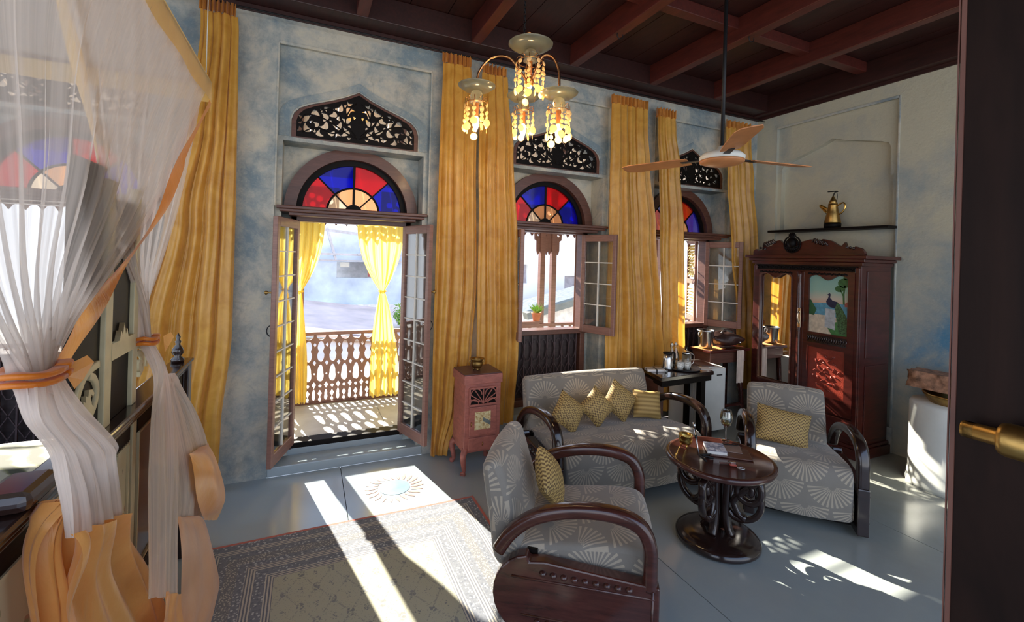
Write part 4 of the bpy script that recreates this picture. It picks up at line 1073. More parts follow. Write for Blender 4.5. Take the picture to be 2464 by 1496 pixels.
MB().box(-.26, .29, -.13, .11, .66, .78).build('drawer_box', M['frame'], cs, bevel=.004)
for sx, sy in ((-1, -1), (1, -1), (-1, 1), (1, 1)): MB().sweep([(sx*.23, sy*.09, .70), (sx*.27, sy*.12, 0)], roundsec(.045, .045, .01, 2)).build('leg', M['mahog'], cs)
MB().bar((-.26, -.11, .18), (.26, -.11, .18), .025, .03).build('stretcher', M['mahog'], cs); MB().bar((-.26, .11, .18), (.26, .11, .18), .025, .03).build('stretcher', M['mahog'], cs)
D2 = .8105
ib = empty('ice_bucket', (-1.06, -.25, D2+.003), label='shiny steel ice bucket with ring handles on the corner desk', cat='bucket')
MB().lathe([(0, 0), (.065, 0), (.072, .02), (.085, .18), (.095, .19), (.095, .20), (.082, .20), (.07, .03), (0, .02)], 32).build('bucket', M['steel'], ib)
for s in (-1, 1): MB().tube([(s*(.085+.028*sin(a)), 0, .155+.026*cos(a)) for a in [pi*i/10 for i in range(11)]], .005, 6).build('ring_handle', M['steel'], ib)
cl = MB().grid(lambda u, v: (-.14+.30*u, -.13+.24*v, .002+.0012*sin(20*u+9*v)), 12, 12); cl.build('patterned_mat', simple('red_yellow_print', (.55, .22, .05), .8, var=.8, scale=25), loc=(-1.02, -.24, D2), rot=(0, 0, radians(12)), label='red and yellow printed mat under the ice bucket', cat='mat')
def bagf(u, v):
    a = 2*pi*u; r = sin(pi*min(max(v, .001), .999))**.5
    k = 1+.12*sin(3*a+v*6)+.06*sin(7*a)
    return (.20*r*cos(a)*k, .115*r*sin(a)*k, .005+.15*v**.9*(1-.28*cos(a-.6))-.02*sin(a*2)*v)
bg_ = empty('leather_bag', (-.76, -.26, D2), radians(-10), label='slouched dark leather bag at the right end of the corner desk', cat='bag')
MB().grid(bagf, 30, 14, closed=False).build('body', M['leather'], bg_)
MB().tube(smoothpts([(-.12, 0, .10), (-.05, -.04, .20), (.08, -.02, .185), (.13, .02, .11)], 5), .008, 6).build('strap', M['leather'], bg_); MB().ball((.13, -.07, .06), .014, 8, 6).build('buckle', M['steel'], bg_)
hc = MB().grid(lambda u, v: (-.05+.10*u, -.17-.006*sin(14*u), .80-.36*v), 16, 10); hc.build('hanging_towel', simple('striped_towel', (.62, .50, .42), .9), loc=(-.72, -.25, 0), label='narrow pinkish towel hanging over the front of the corner desk', cat='towel')

# ---------------------------------------------------------------- wardrobe
wd = empty('wardrobe', (-.30, -.955, 0), radians(-90), label='tall carved red mahogany wardrobe with mirror door and peacock painting door', cat='wardrobe')
hw = .54; yf = -.22
MB().box(-hw, hw, yf, .25, .10, 1.80).build('carcase', M['wardrobe'], wd, bevel=.004)
pl = MB(); pl.box(-hw-.03, hw+.03, yf-.03, .26, 0, .09); pl.box(-hw-.015, hw+.015, yf-.015, .26, .09, .12); pl.build('plinth', M['wardrobe'], wd, bevel=.006)
co = MB(); co.box(-hw-.02, hw+.02, yf-.02, .25, 1.765, 1.80); co.box(-hw-.045, hw+.045, yf-.045, .25, 1.80, 1.83); co.box(-hw-.075, hw+.075, yf-.07, .26, 1.83, 1.862); co.build('cornice', M['wardrobe'], wd, bevel=.006)
cv = MB(); rnd = random.Random(5)
for i in range(42): cv.ball((-.49+i*.0239, yf-.006, 1.735+.006*sin(i*2)), .012, 6, 4)
cv.box(-.51, .51, yf-.006, yf, 1.71, 1.76); cv.build('carved_frieze', M['black'], wd)
# crest
cr_ = [(-.55, 1.862), (-.55, 1.90), (-.52, 1.93), (-.49, 1.905), (-.44, 1.92), (-.42, 1.965), (-.38, 1.95), (-.33, 1.965), (-.29, 2.01), (-.24, 2.02), (-.20, 1.985), (-.16, 1.98), (-.12, 2.0), (0, 2.0), (.08, 2.02), (.14, 1.99), (.20, 2.02), (.28, 2.0), (.33, 1.965), (.37, 1.95), (.40, 1.985), (.42, 1.93), (.46, 1.925), (.49, 1.945), (.54, 1.925), (.56, 1.90), (.57, 1.862)]
link('crest_board', plate_mesh('crest_board', [cr_], [], .035, M['wardrobe'], XZ, yf+.0), wd)
cc_ = MB(); CXc = -.10
for r0 in (.075, .055): cc_.sweep([(CXc+r0*1.15*cos(a), yf-.025, 1.975+r0*1.15*sin(a)) for a in [2*pi*i/24 for i in range(25)]], roundsec(.014, .014, .004, 2), fixed=(0, 1, 0))
cc_.ball((CXc, yf-.03, 1.985), .045, 12, 8, (1, 1, 1.2))
for i in range(9):
    a = radians(200+i*17.5); cc_.tube([(CXc, yf-.04, 1.96), (CXc+.075*cos(a), yf-.03, 1.965+.07*sin(a))], .008, 6)
for i in range(5):
    a = radians(50+i*20); cc_.tube([(CXc, yf-.03, 2.02), (CXc+.05*cos(a), yf-.025, 2.02+.075*sin(a))], .011, 6)
cc_.build('shell_carving', M['black'], wd)
lc = MB()
for s, x0 in ((-1, -.28), (1, .10)):
    for i in range(5): lc.tube(smoothpts([(x0+.035*i*(1 if s > 0 else -1)*.7, yf-.02, 1.99-.008*i), (x0+.035*i*s*.7+.03*s, yf-.03, 2.025-.008*i), (x0+.035*i*s*.7+.05*s, yf-.02, 1.985-.008*i)], 3), .009, 6)
for x0 in (-.46, .42):
    for i in range(3): lc.ball((x0+i*.028, yf-.02, 1.94-.006*i), .013, 8, 6)
lc.build('leaf_carving', M['ebony'], wd)
# mirror door on the left
def wave_top(x0, x1, zt, dip): 
    n = 18; return [(x1+(x0-x1)*i/n, zt-dip*(.5+.5*cos(4*pi*i/n))*(.35 if i in (0, n) else 1)+dip*.5) for i in range(n+1)]
def waved(x0, x1, z0, zt): return [(x0, z0), (x1, z0)]+[(x1+(x0-x1)*i/20, zt-.035*(sin(pi*i/20)**2)*(1.0)-.02*(1 if i in (0, 20) else 0)+.028*sin(2*pi*i/20)**2) for i in range(21)]
md = empty('mirror_door', (0, 0, 0), parent=wd)
bd_ = [(-.495, .36), (-.035, .36), (-.035, 1.70), (-.495, 1.70)]
link('door_frame', plate_mesh('door_frame', [bd_], [waved(-.445, -.085, .52, 1.655)], .03, M['wardrobe'], XZ, yf-.015), md)
MB().box(-.46, -.07, yf-.006, yf-.002, .50, 1.69).build('mirror', M['mirror'], md, label='bevelled mirror glass')
link('mirror_moulding', plate_mesh('mirror_moulding', [waved(-.452, -.078, .513, 1.660)], [waved(-.44, -.09, .526, 1.650)], .014, M['frame'], XZ, yf-.034), md)
tc_ = MB()
for i in range(22):
    x = -.44+i*.0165; tc_.ball((x, yf-.031, 1.68+.004*sin(i*2.3)), .010, 6, 4)
tc_.build('top_carving', M['black'], md)
st_ = MB(); st_.box(-.035, .04, yf-.03, yf, .36, 1.70)
st_.build('centre_stile', M['wardrobe'], wd, bevel=.006)
cl2 = MB(); cl2.lathe([(.012, 0), (.017, .05), (.010, .08), (.018, .14), (.012, .5), (.018, 1.18), (.01, 1.25), (.018, 1.30), (.012, 1.34)], 12, (.0, yf-.035, .36)); cl2.build('turned_column', M['mahog'], wd)
pdr = empty('painted_door', (0, 0, 0), parent=wd)
bd2 = [(.04, .36), (.50, .36), (.50, 1.70), (.04, 1.70)]
link('door_frame', plate_mesh('door_frame', [bd2], [waved(.085, .445, 1.105, 1.655), [(.09, .50), (.43, .50), (.43, .96), (.09, .96)]], .03, M['wardrobe'], XZ, yf-.015), pdr)
MB().box(.085, .435, yf-.012, yf-.002, .495, .965).build('carved_panel', simple('red_carved_panel', (.25, .035, .02), .3, coat=.4, scale=20, bmp=.6), pdr)
mo = MB()
for k in range(26):
    a = k*2.4; r = .012*sqrt(k)*2.2; x, z = .262+r*cos(a)*.95, .73+r*sin(a)*1.35; mo.tube([(x-.02*cos(a*1.7), yf-.014, z-.02*sin(a*1.7)), (x, yf-.019, z+.006), (x+.02*cos(a*1.7), yf-.014, z+.02*sin(a*1.7))], .005, 5)
mo.build('floral_relief', bpy.data.materials['red_carved_panel'], pdr, kind='stuff')
sc2 = MB()
for i in range(17): sc2.sweep(smoothpts([(.09+i*.0215, yf-.032, 1.02), (.105+i*.0215, yf-.04, 1.045+.01*sin(i)), (.10+i*.0215, yf-.032, 1.07), (.085+i*.0215, yf-.034, 1.05)], 2), roundsec(.008, .008, .002, 1))
sc2.box(.085, .445, yf-.033, yf-.028, 1.005, 1.085); sc2.build('carved_rail', M['ebony'], pdr)
tc_ = MB()
for i in range(22): tc_.ball((.085+i*.0165, yf-.031, 1.68+.004*sin(i*2.3)), .010, 6, 4)
tc_.build('top_carving', M['black'], pdr)
# peacock painting, flat picture built of flat colour shapes
def skym():
    m, nt, b = tree('painted_sky'); x, y_, z = sep(nt, coord(nt)); n = nz(nt, coord(nt), 12, 4)
    setc(nt, b, ramp(nt, ((z-1.38)*3.2+(n-.5)*.2), [(.0, (.62, .38, .28)), (.18, (.55, .52, .42)), (.45, (.30, .50, .42)), (.9, (.22, .42, .38))])); b.inputs['Roughness'].default_value = .3; return m
MB().box(.075, .455, yf-.008, yf-.003, 1.10, 1.69).build('picture_sky', skym(), pdr)
def flat(name, col, P, dy, var=.25, sc_=30):
    mt = bpy.data.materials.get('paint_'+name) or simple('paint_'+name, col, .35, var=var, scale=sc_)
    m = MB()
    for q in (P if isinstance(P[0][0], (tuple, list)) else [P]): m.prism(q, yf-.0085-dy, yf-.0075-dy, XZ)
    return m.build(name, mt, pdr)
flat('picture_lake', (.10, .30, .42), [(.08, 1.27), (.45, 1.27), (.45, 1.40), (.3, 1.405), (.08, 1.39)], .0003)
flat('picture_shore', (.60, .52, .40), [(.08, 1.10), (.45, 1.10), (.45, 1.25), (.30, 1.28), (.08, 1.285)], .0007)
flat('picture_lawn', (.06, .20, .06), [(.30, 1.10), (.45, 1.10), (.45, 1.26), (.24, 1.20)], .0010)
flat('picture_wall', (.42, .46, .48), [[(.235, 1.17), (.33, 1.15), (.33, 1.345), (.235, 1.35)]], .0013)
flat('picture_bush', (.03, .12, .05), [(.08, 1.28), (.13, 1.27), (.155, 1.33), (.13, 1.37), (.10, 1.42), (.08, 1.43)], .0014)
flat('picture_tree', (.04, .13, .04), [arc(.40, 1.60, .055, 0, 340, 12, .045), arc(.36, 1.545, .04, 0, 340, 12, .03), arc(.43, 1.65, .04, 0, 340, 12, .02), [(.395, 1.40), (.41, 1.40), (.405, 1.50), (.415, 1.58), (.40, 1.58), (.392, 1.50), (.37, 1.54), (.365, 1.535), (.39, 1.48)]], .0014)
flat('picture_cottage', (.35, .10, .08), [(.41, 1.41), (.45, 1.44), (.45, 1.38), (.41, 1.38)], .0015)
flat('peacock_body', (.015, .02, .06), [[(.262, 1.49), (.275, 1.50), (.283, 1.485), (.278, 1.455), (.30, 1.43), (.345, 1.42), (.37, 1.39), (.33, 1.355), (.28, 1.365), (.25, 1.39), (.243, 1.42), (.258, 1.445), (.265, 1.465), (.262, 1.483), (.248, 1.48)]], .0018)
flat('peacock_tail', (.05, .12, .05), [(.345, 1.42), (.39, 1.36), (.43, 1.28), (.445, 1.18), (.43, 1.12), (.37, 1.12), (.345, 1.2), (.335, 1.30), (.325, 1.36)], .0019, .9, 70)
hd = MB(); hd.tube(smoothpts([(.012, yf-.045, 1.30), (.012, yf-.075, 1.27), (.012, yf-.07, 1.20), (.012, yf-.045, 1.16)], 4), .008, 6); hd.box(-.005, .028, yf-.055, yf-.045, 1.13, 1.33); hd.build('brass_handle', simple('pale_brass_handle', (.75, .62, .45), .25, 1), wd, bevel=.004)
MB().box(-.50, .50, yf-.02, yf, .15, .34).build('drawer', M['wardrobe'], wd, bevel=.006)
MB().lathe([(.006, 0), (.006, .015), (.016, .02), (.012, .034), (0, .036)], 12, M=Matrix.Translation((.0, yf-.02, .25)) @ Matrix.Rotation(radians(90), 4, 'X')).build('drawer_knob', M['offwhite'], wd)
for x in (-.515, .515): MB().box(x-.02, x+.02, yf-.022, yf, .13, 1.75).build('pilaster', M['wardrobe'], wd, bevel=.006)
MB().box(hw, hw+.01, -.14, .20, .16, .85).build('side_panel', M['wardrobe'], wd, bevel=.004); MB().box(hw, hw+.01, -.14, .20, .92, 1.72).build('side_panel', M['wardrobe'], wd, bevel=.004)

# niche shelf and coffee pot
MB().box(-.16, .11, -1.51, -.29, 2.135, 2.16).build('niche_shelf', M['black'], bevel=.003, label='long dark wall shelf in the plaster niche above the wardrobe', cat='shelf')
da = empty('coffee_pot', (-.07, -.965, 2.1605), label='tall conical brass coffee pot with long beak on the niche shelf', cat='coffee pot')
MB().lathe([(0, 0), (.075, 0), (.078, .045), (.07, .05), (0, .05)], 24).build('base', M['black'], da)
MB().lathe([(.072, .05), (.076, .06), (.055, .16), (.042, .235), (.046, .245), (.040, .25)], 24, wob=lambda a: .01*sin(9*a)).build('body', M['oldbrass'], da)
MB().lathe([(.044, .25), (.030, .29), (.004, .345), (0, .35)], 20).build('lid', M['oldbrass'], da)
MB().tube(smoothpts([(0, 0, .34), (0, -.012, .37), (0, -.03, .385), (0, -.045, .38)], 4), .006, 6).build('finial_stem', M['iron'], da); MB().bar((0, -.04, .385), (0, .055, .39), .012, .010).build('finial_bar', M['iron'], da)
MB().tube(smoothpts([(0, -.03, .25), (0, -.04, .33), (0, -.03, .39)], 4), .004, 6).build('hinge_rod', M['iron'], da)
MB().tube(smoothpts([(0, .045, .20), (0, .10, .235), (0, .13, .25), (0, .105, .215), (0, .055, .165)], 4), .013, 8, rs=None).build('beak', M['brass'], da)
MB().tube(smoothpts([(0, -.045, .235), (0, -.10, .26), (0, -.12, .22), (0, -.10, .17), (0, -.06, .14)], 5), .008, 8).build('handle', M['brass'], da)

# white plastered plinth with a wooden block on it
pt = empty('plaster_plinth', (-.31, -2.09, 0), label='rounded white plaster plinth against the right wall beside the open door', cat='plinth')
MB().lathe([(0, 0), (.305, 0), (.295, .05), (.287, .12), (.283, .65), (.27, .67), (0, .67)], 48).build('drum', simple('whitewash', (.72, .74, .68), .6, var=.08, scale=5), pt)
bs = MB(); bs.lathe([(0, .0), (.17, .0), (.21, .06), (.215, .075), (.205, .075), (.16, .012), (0, .012)], 28); bs.build('shallow_basin', M['oldbrass'], loc=(-.31, -2.10, .671), label='shallow brown metal basin on the white plinth', cat='basin')
def bark(u, v):
    a = 2*pi*u; k = 1+.05*sin(9*a+5*v)+.03*sin(23*a)
    x = .10*k*max(-1, min(1, 1.35*cos(a))); y = .24*k*max(-1, min(1, 1.35*sin(a)))
    return (x, y, v*.14)
bk_ = MB(); bk_.grid(bark, 60, 6); n_ = 60; bk_.add([bark(i/n_, 1) for i in range(n_)], [tuple(range(n_))]); bk_.add([bark(i/n_, 0) for i in range(n_)], [tuple(range(n_))[::-1]])
bk_.build('carved_wood_block', simple('carved_brown_wood', (.38, .20, .12), .7, var=.6, scale=22, bmp=.8), loc=(-.27, -2.03, .749), rot=(0, 0, 0), label='rough carved brown wooden block lying across the brass basin', cat='wood block')

# open door leaf close to the viewer on the right
de = empty('door_2', (-4.46, -3.675, 0), kind='structure')
MB().box(0, .05, -1.05, 0, .02, 3.2).build('leaf', wood('worn_dark_door', (.011, .0045, .003), .55, .7, (5, 5, 1.2), 0, .3), de, bevel=.003)
bpy.data.materials['worn_dark_door'].node_tree.nodes['Principled BSDF'].inputs['Specular IOR Level'].default_value = .12
ed = MB(); ed.box(-.0015, .0005, -.006, -.002, .02, 3.2); ed.box(-.0015, .0005, -.0008, .0004, .02, 3.2); ed.build('worn_edge', simple('bare_wood_edge', (.12, .045, .03), .6), de)
bl_ = empty('brass_bolt', (-.018, -.035, 1.585), parent=de)
MB().tube([(0, .014, 0), (0, -.24, 0)], .0085, 14).build('bolt_rod', M['oldbrass'], bl_)
MB().lathe([(0, -.002), (.0085, .0), (.0085, .01)], 14, M=Matrix.Translation((0, .016, 0)) @ Matrix.Rotation(radians(90), 4, 'X')).build('bolt_tip', M['oldbrass'], bl_)
for y0 in (-.012, -.13): MB().lathe([(.009, 0), (.015, .001), (.0165, .006), (.0165, .034), (.015, .039), (.009, .04)], 20, M=Matrix.Translation((0, y0, 0)) @ Matrix.Rotation(radians(90), 4, 'X')).build('bolt_collar', M['oldbrass'], bl_)
MB().box(.008, .018, -.20, -.06, -.018, .018).build('bolt_plate', M['iron'], bl_, bevel=.002)
MB().lathe([(.006, 0), (.008, .012), (.016, .016), (.020, .026), (.016, .036), (0, .040)], 20, M=Matrix.Translation((-.0, -.135, 1.45)) @ Matrix.Rotation(radians(-90), 4, 'Y')).build('door_knob', M['brass'], de)

# ---------------------------------------------------------------- long satin curtains
def drape(name, keys, y0, n, label, amp=.045, seed=0, group='gold satin curtains on the window wall'):
    """keys: (z, xl, xr)"""
    zt = keys[-1][0]; zb = keys[0][0]
    t = empty(name, (0, 0, 0), label=label, cat='curtain', group=group)
    rnd = random.Random(seed); ph = [rnd.uniform(0, 6) for _ in range(6)]
    w0 = keys[-1][2]-keys[-1][1]
    def fn(s, v, sc=1.0):
        z = zt+(zb-zt)*v; a, b = interp(keys, z); w = b-a
        q = s+.02*sin(3*z+ph[0])*sin(pi*s)
        f = sin(2*pi*n*q+ph[1]+.7*sin(1.3*z+ph[2])*q)+.45*sin(2*pi*n*2.3*q+ph[3]+.8*sin(z*1.1))
        f2 = .5*sin(2*pi*n*.37*q+ph[4]+z*.5)
        wr = .10*sin(9*z+13*q+ph[5])*sin(5*z+2*q)
        A = amp*(.38+.5*min(1, v*1.6))*sc
        return (a+w*s+.010*sin(2*pi*n*q*1.0+2+ph[1]), y0+A*(f*.62+f2+wr), z)
    g = MB().grid(fn, int(34*n), 110); hd = .075
    g = MB().grid(lambda s, v: fn(s, .022+v*.978), int(26*n), 110); g.build('drape', M['satin'], t)
    def hf(s, v):
        a, b = keys[-1][1:]; z = zt+.012-.09*v
        return (a+(b-a)*s, y0+.02*sin(2*pi*n*1.9*s+ph[1])+.012*sin(2*pi*n*4.1*s), z+.008*sin(2*pi*n*1.9*s))
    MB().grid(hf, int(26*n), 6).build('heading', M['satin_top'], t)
    return t
drape('satin_curtain', [(.06, -6.26, -5.665), (.45, -6.24, -5.655), (1.16, -6.16, -5.605), (1.98, -6.01, -5.605), (2.63, -5.89, -5.61), (3.30, -5.84, -5.615), (3.50, -5.845, -5.625)], -.13, 4.2, 'floor-length gold satin curtain at far left, between the bed and the balcony door', .05, 1)
drape('satin_curtain', [(.02, -4.11, -3.95), (.45, -4.115, -3.80), (.9, -4.12, -3.74), (1.45, -4.12, -3.71), (2.77, -4.11, -3.75), (3.3, -4.10, -3.81), (3.50, -4.10, -3.83)], -.11, 3.4, 'gold satin curtain hanging immediately right of the balcony door', .04, 2)
drape('satin_curtain', [(.22, -3.68, -3.345), (.9, -3.71, -3.31), (1.82, -3.72, -3.34), (2.75, -3.74, -3.41), (3.3, -3.725, -3.48), (3.47, -3.725, -3.495)], -.11, 3.2, 'gold satin curtain behind the red cabinet, left of the middle window', .04, 3)
drape('satin_curtain', [(.14, -2.26, -1.53), (.70, -2.29, -1.58), (1.1, -2.29, -1.62), (2.07, -2.285, -1.72), (2.75, -2.30, -1.82), (3.2, -2.31, -1.865), (3.44, -2.315, -1.87)], -.12, 4.6, 'broad gold satin curtain behind the sofa, right of the middle window', .05, 4)
drape('satin_curtain', [(.12, -1.515, -1.225), (1.1, -1.60, -1.245), (2.07, -1.665, -1.275), (2.8, -1.70, -1.365), (3.2, -1.73, -1.44), (3.40, -1.735, -1.46)], -.12, 3.4, 'gold satin curtain behind the kettle table, left of the window nearest the wardrobe', .04, 5)
drape('satin_curtain', [(.26, -.385, -.045), (1.13, -.45, -.05), (1.93, -.57, -.10), (2.78, -.67, -.20), (3.2, -.71, -.27), (3.42, -.72, -.30)], -.14, 3.4, 'gold satin curtain in the room corner beside the wardrobe', .04, 6)
MB().tube([(-8.6, -.11, 3.515), (-.02, -.11, 3.515)], .006, 6).build('curtain_rail', M['iron'], label='thin black rail under the ceiling carrying the gold curtains', cat='rail')

# ---------------------------------------------------------------- bed
BX = -5.74
bd = empty('four_poster_bed', (0, 0, 0), label='black and cream carved bed with high footboard under the white net, at left', cat='bed')
RZ = 1.12
def xbox(n, mat, y0, y1, z0, z1, x0=-.02, x1=.02, bev=.003, label=None):
    o = MB().box(BX+x0, BX+x1, y0, y1, z0, z1).build(n, mat, bd, bevel=bev)
    if label: o['label'] = label
    return o
rl = MB(); rl.box(BX-.055, BX+.045, -3.05, -.78, RZ-.02, RZ); rl.box(BX-.04, BX+.032, -3.05, -.79, RZ-.045, RZ-.02); rl.box(BX-.028, BX+.024, -3.05, -.79, RZ-.065, RZ-.045)
rl.build('footboard_rail', M['ebony'], bd, bevel=.008)
xbox('backing_board', M['black'], -3.0, -.83, .30, RZ-.05, -.012, .004)
for i, y in enumerate((-.85, -1.27, -1.66, -1.90, -2.28, -2.66, -3.0)):
    xbox('stile', M['cream'] if i not in (0,) else M['ebony'], y-.022, y+.022, .28, RZ-.05, -.02, .016)
for a, b in ((-1.26, -.87), (-1.65, -1.28), (-1.89, -1.67), (-2.27, -1.91), (-2.65, -2.29), (-2.99, -2.67)):
    xbox('painted_panel', M['roses'] if (b-a) < .3 or a < -2.3 else M['mahog'], a+.055, b-.055, .42, .98, -.01, .010)
    for z in (.36, 1.02): xbox('rail', M['black'], a+.03, b-.03, z-.03, z+.03, -.02, .013)
    fr = MB()
    for (p, q) in (((a+.05, .41), (b-.05, .41)), ((a+.05, .985), (b-.05, .985)), ((a+.05, .41), (a+.05, .985)), ((b-.05, .41), (b-.05, .985))): fr.bar((BX+.012, p[0], p[1]), (BX+.012, q[0], q[1]), .010, .010, up=(1, 0, 0))
    fr.build('moulding', M['cream'], bd)
# corner post with turned finial
cp = MB(); cp.box(BX-.035, BX+.035, -.86, -.79, .0, RZ-.02); cp.build('corner_post', M['ebony'], bd, bevel=.004)
MB().lathe([(.03, 0), (.032, .02), (.016, .035), (.030, .055), (.026, .075), (.010, .10), (.015, .115), (.008, .125), (.012, .14), (.005, .155), (0, .165)], 16, (BX-.01, -.90, RZ)).build('finial', M['ebony'], bd)
# tall centre crest: black uprights with cream edges, cross bar with crown, scrolls
for y0, y1 in ((-2.16, -1.955), (-1.865, -1.68)):
    xbox('crest_upright', M['black'], y0, y1, RZ, 2.02 if y0 < -2 else 1.92, -.03, -.006)
for y0, y1 in ((-1.953, -1.893), (-1.678, -1.628)):
    xbox('cream_upright', M['cream'], y0, y1, RZ, 1.98, -.028, .008)
crown = [(-1.90, 1.345), (-1.67, 1.345), (-1.67, 1.405), (-1.74, 1.405), (-1.755, 1.44), (-1.77, 1.42), (-1.785, 1.465), (-1.80, 1.42), (-1.815, 1.44), (-1.83, 1.405), (-1.90, 1.405)]
link('crown_bar', plate_mesh('crown_bar', [crown], [], .024, M['cream'], YZ, BX-.002), bd)
for P in ([(-5.745, -1.98, 1.353), (-5.745, -2.032, 1.35), (-5.745, -2.08, 1.336), (-5.745, -2.113, 1.306), (-5.745, -2.134, 1.274), (-5.745, -2.147, 1.246)],
          [(-5.745, -2.053, 1.331), (-5.745, -2.018, 1.317), (-5.745, -1.994, 1.29), (-5.745, -1.988, 1.261), (-5.745, -2.0, 1.226), (-5.745, -2.033, 1.196)]):
    MB().sweep(smoothpts(P, 6), roundsec(.018, .026, .005, 2), fixed=(1, 0, 0)).build('scroll', M['cream'], bd)
for P in ([(-5.745, -1.618, 1.342), (-5.745, -1.555, 1.336), (-5.745, -1.5, 1.31), (-5.745, -1.473, 1.27), (-5.745, -1.479, 1.231)],
          [(-5.745, -1.61, 1.31), (-5.745, -1.566, 1.308), (-5.745, -1.524, 1.281), (-5.745, -1.524, 1.237), (-5.745, -1.564, 1.215)]):
    MB().sweep(smoothpts(P, 6), roundsec(.015, .024, .004, 2), fixed=(1, 0, 0)).build('scroll', M['cream'], bd)
for P in ([(-5.745, -2.14, 1.241), (-5.745, -2.117, 1.252), (-5.745, -2.098, 1.245), (-5.745, -2.106, 1.264), (-5.745, -2.087, 1.254), (-5.745, -2.087, 1.276), (-5.745, -2.072, 1.268), (-5.745, -2.064, 1.289), (-5.745, -2.039, 1.284), (-5.745, -2.025, 1.268), (-5.745, -2.034, 1.26), (-5.745, -2.048, 1.271), (-5.745, -2.052, 1.259), (-5.745, -2.041, 1.235), (-5.745, -2.017, 1.216), (-5.745, -2.022, 1.202), (-5.745, -2.045, 1.198), (-5.745, -2.098, 1.22)],
          [(-5.745, -1.594, 1.24), (-5.745, -1.599, 1.267), (-5.745, -1.583, 1.281), (-5.745, -1.557, 1.277), (-5.745, -1.536, 1.262), (-5.745, -1.555, 1.257), (-5.745, -1.547, 1.238), (-5.745, -1.568, 1.229)]):
    link('scroll_leaf', plate_mesh('scroll_leaf', [[(p[1], p[2]) for p in P]], [], .022, M['cream'], YZ, -5.745), bd)
MB().box(-8.0, BX-.03, -.86, -.80, .25, .70).build('side_board', M['ebony'], bd, bevel=.004)
mt = MB(); mt.box(-7.95, BX-.06, -3.0, -.86, .30, .62); mt.build('mattress', M['offwhite'], bd, bevel=.05)
bs_ = MB().grid(lambda u, v: (-7.9+2.05*u, -3.0+2.12*v, .80+.012*sin(7*u+5*v)-.10*max(0, (abs(2*v-1)-.93)/.07)), 40, 40)
bs_.build('bedspread', M['leafprint'], label='green and cream leaf-print bedspread behind the footboard rail', cat='bedspread')
MB().box(-7.9, BX-.12, -2.98, -.90, .62, .785).build('quilt', M['offwhite'], bd, bevel=.05)
MB().box(BX-.05, BX+.055, -2.52, -2.36, RZ+.001, RZ+.05).build('carved_knob_block', M['ebony'], bd, bevel=.02)

# ---------------------------------------------------------------- mosquito net
NX = -5.72
nt_ = empty('mosquito_net', (0, 0, 0), label='white mosquito net with gold satin edges, tied back over the bed footboard', cat='net')
MB().tube([(NX, -.50, 2.80), (NX, -3.6, 2.80)], .010, 8).build('canopy_bar', M['frame'], nt_)
MB().tube([(NX, -.50, 2.80), (-7.9, -.50, 2.80)], .010, 8).build('canopy_bar', M['frame'], nt_)
for (hx, hy) in ((NX, -.55), (NX, -3.3)): MB().tube([(hx, hy, 2.80), (hx, hy, 3.62)], .003, 5).build('hanging_cord', M['offwhite'], nt_)
# valance
va = MB().grid(lambda s, v: (NX+.018+.006*sin(30*s)*v, -.47-3.1*s, 2.82-.13*v*(1+.05*sin(9*s))), 120, 6); va.build('valance', M['valance'], nt_)
va = MB().grid(lambda s, v: (NX+.018-2.2*s, -.478+.008*sin(24*s)*v, 2.82-.13*v), 80, 6); va.build('valance', M['valance'], nt_)
MB().grid(lambda s, v: (NX-2.2*s, -.50-3.1*v, 2.815), 4, 4).build('canopy_top', M['netdense'], nt_)
def ruled(name, Lk, Rk, mat, nf, amp, xf=None, nu=60, nv=60, uvs=(1, 1), ph=0, parent=nt_, bulge=0):
    """cloth between two edge polylines of 3D points, folds pushed along +-x"""
    L = smoothpts(Lk, 12); R = smoothpts(Rk, 12)
    def at_(P, v):
        q = v*(len(P)-1); i = min(int(q), len(P)-2); return P[i].lerp(P[i+1], q-i)
    def fn(s, v):
        a = at_(L, v); b = at_(R, v); w = (b-a).length
        p = a.lerp(b, s)
        A = amp*(.35+min(1.0, .12/max(w, .03))*.65)
        f = sin(2*pi*nf*s+ph+1.1*sin(2*v+s*2))+.5*sin(2*pi*nf*2.6*s+ph*2+2*v)
        B = bulge*sin(pi*s)*max(0, sin(pi*min(1, v*1.15)))**.5
        return (p.x+A*f+B+.35*amp*sin(7*v+3*s+ph), p.y+.3*A*sin(2*pi*nf*1.7*s+ph), p.z-.02*sin(pi*s)*0)
    return MB().grid(fn, nu, nv, uvs=uvs).build(name, mat, parent)
# panel drawn to the left tie: leading (right) edge sags from the canopy corner
Ll = [(NX, -3.50, 2.80), (NX, -3.30, 2.40), (NX, -3.0, 2.0), (NX, -2.72, 1.70), (NX, -2.54, 1.50), (NX+.01, -2.52, 1.43)]
Lr = [(NX, -.50, 2.78), (NX, -1.10, 2.27), (NX, -1.50, 1.92), (NX, -1.97, 1.66), (NX, -2.24, 1.54), (NX+.01, -2.40, 1.44)]
ruled('net_panel', Ll, Lr, M['net'], 13, .018, nu=120, nv=70)
def strip(name, P, w, mat, side=(0, .55, -.83), off=.012, parent=nt_, wob=.0):
    Q = smoothpts(P, 10); sd = Vector(side)
    def fn(s, v):
        q = v*(len(Q)-1); i = min(int(q), len(Q)-2); p = Q[i].lerp(Q[i+1], q-i)
        ww = w(v) if callable(w) else w
        return (p.x+off+.008*sin(s*3+v*16)+wob*sin(v*31), p.y+sd.y*ww*s, p.z+sd.z*ww*s)
    return MB().grid(fn, 6, 90).build(name, mat, parent)
strip('satin_edge', [p if i else (NX, -.50, 2.70) for i, p in enumerate(Lr)], lambda v: .045+.025*sin(v*9)+(.02 if v > .2 else 0), M['hemorange'])
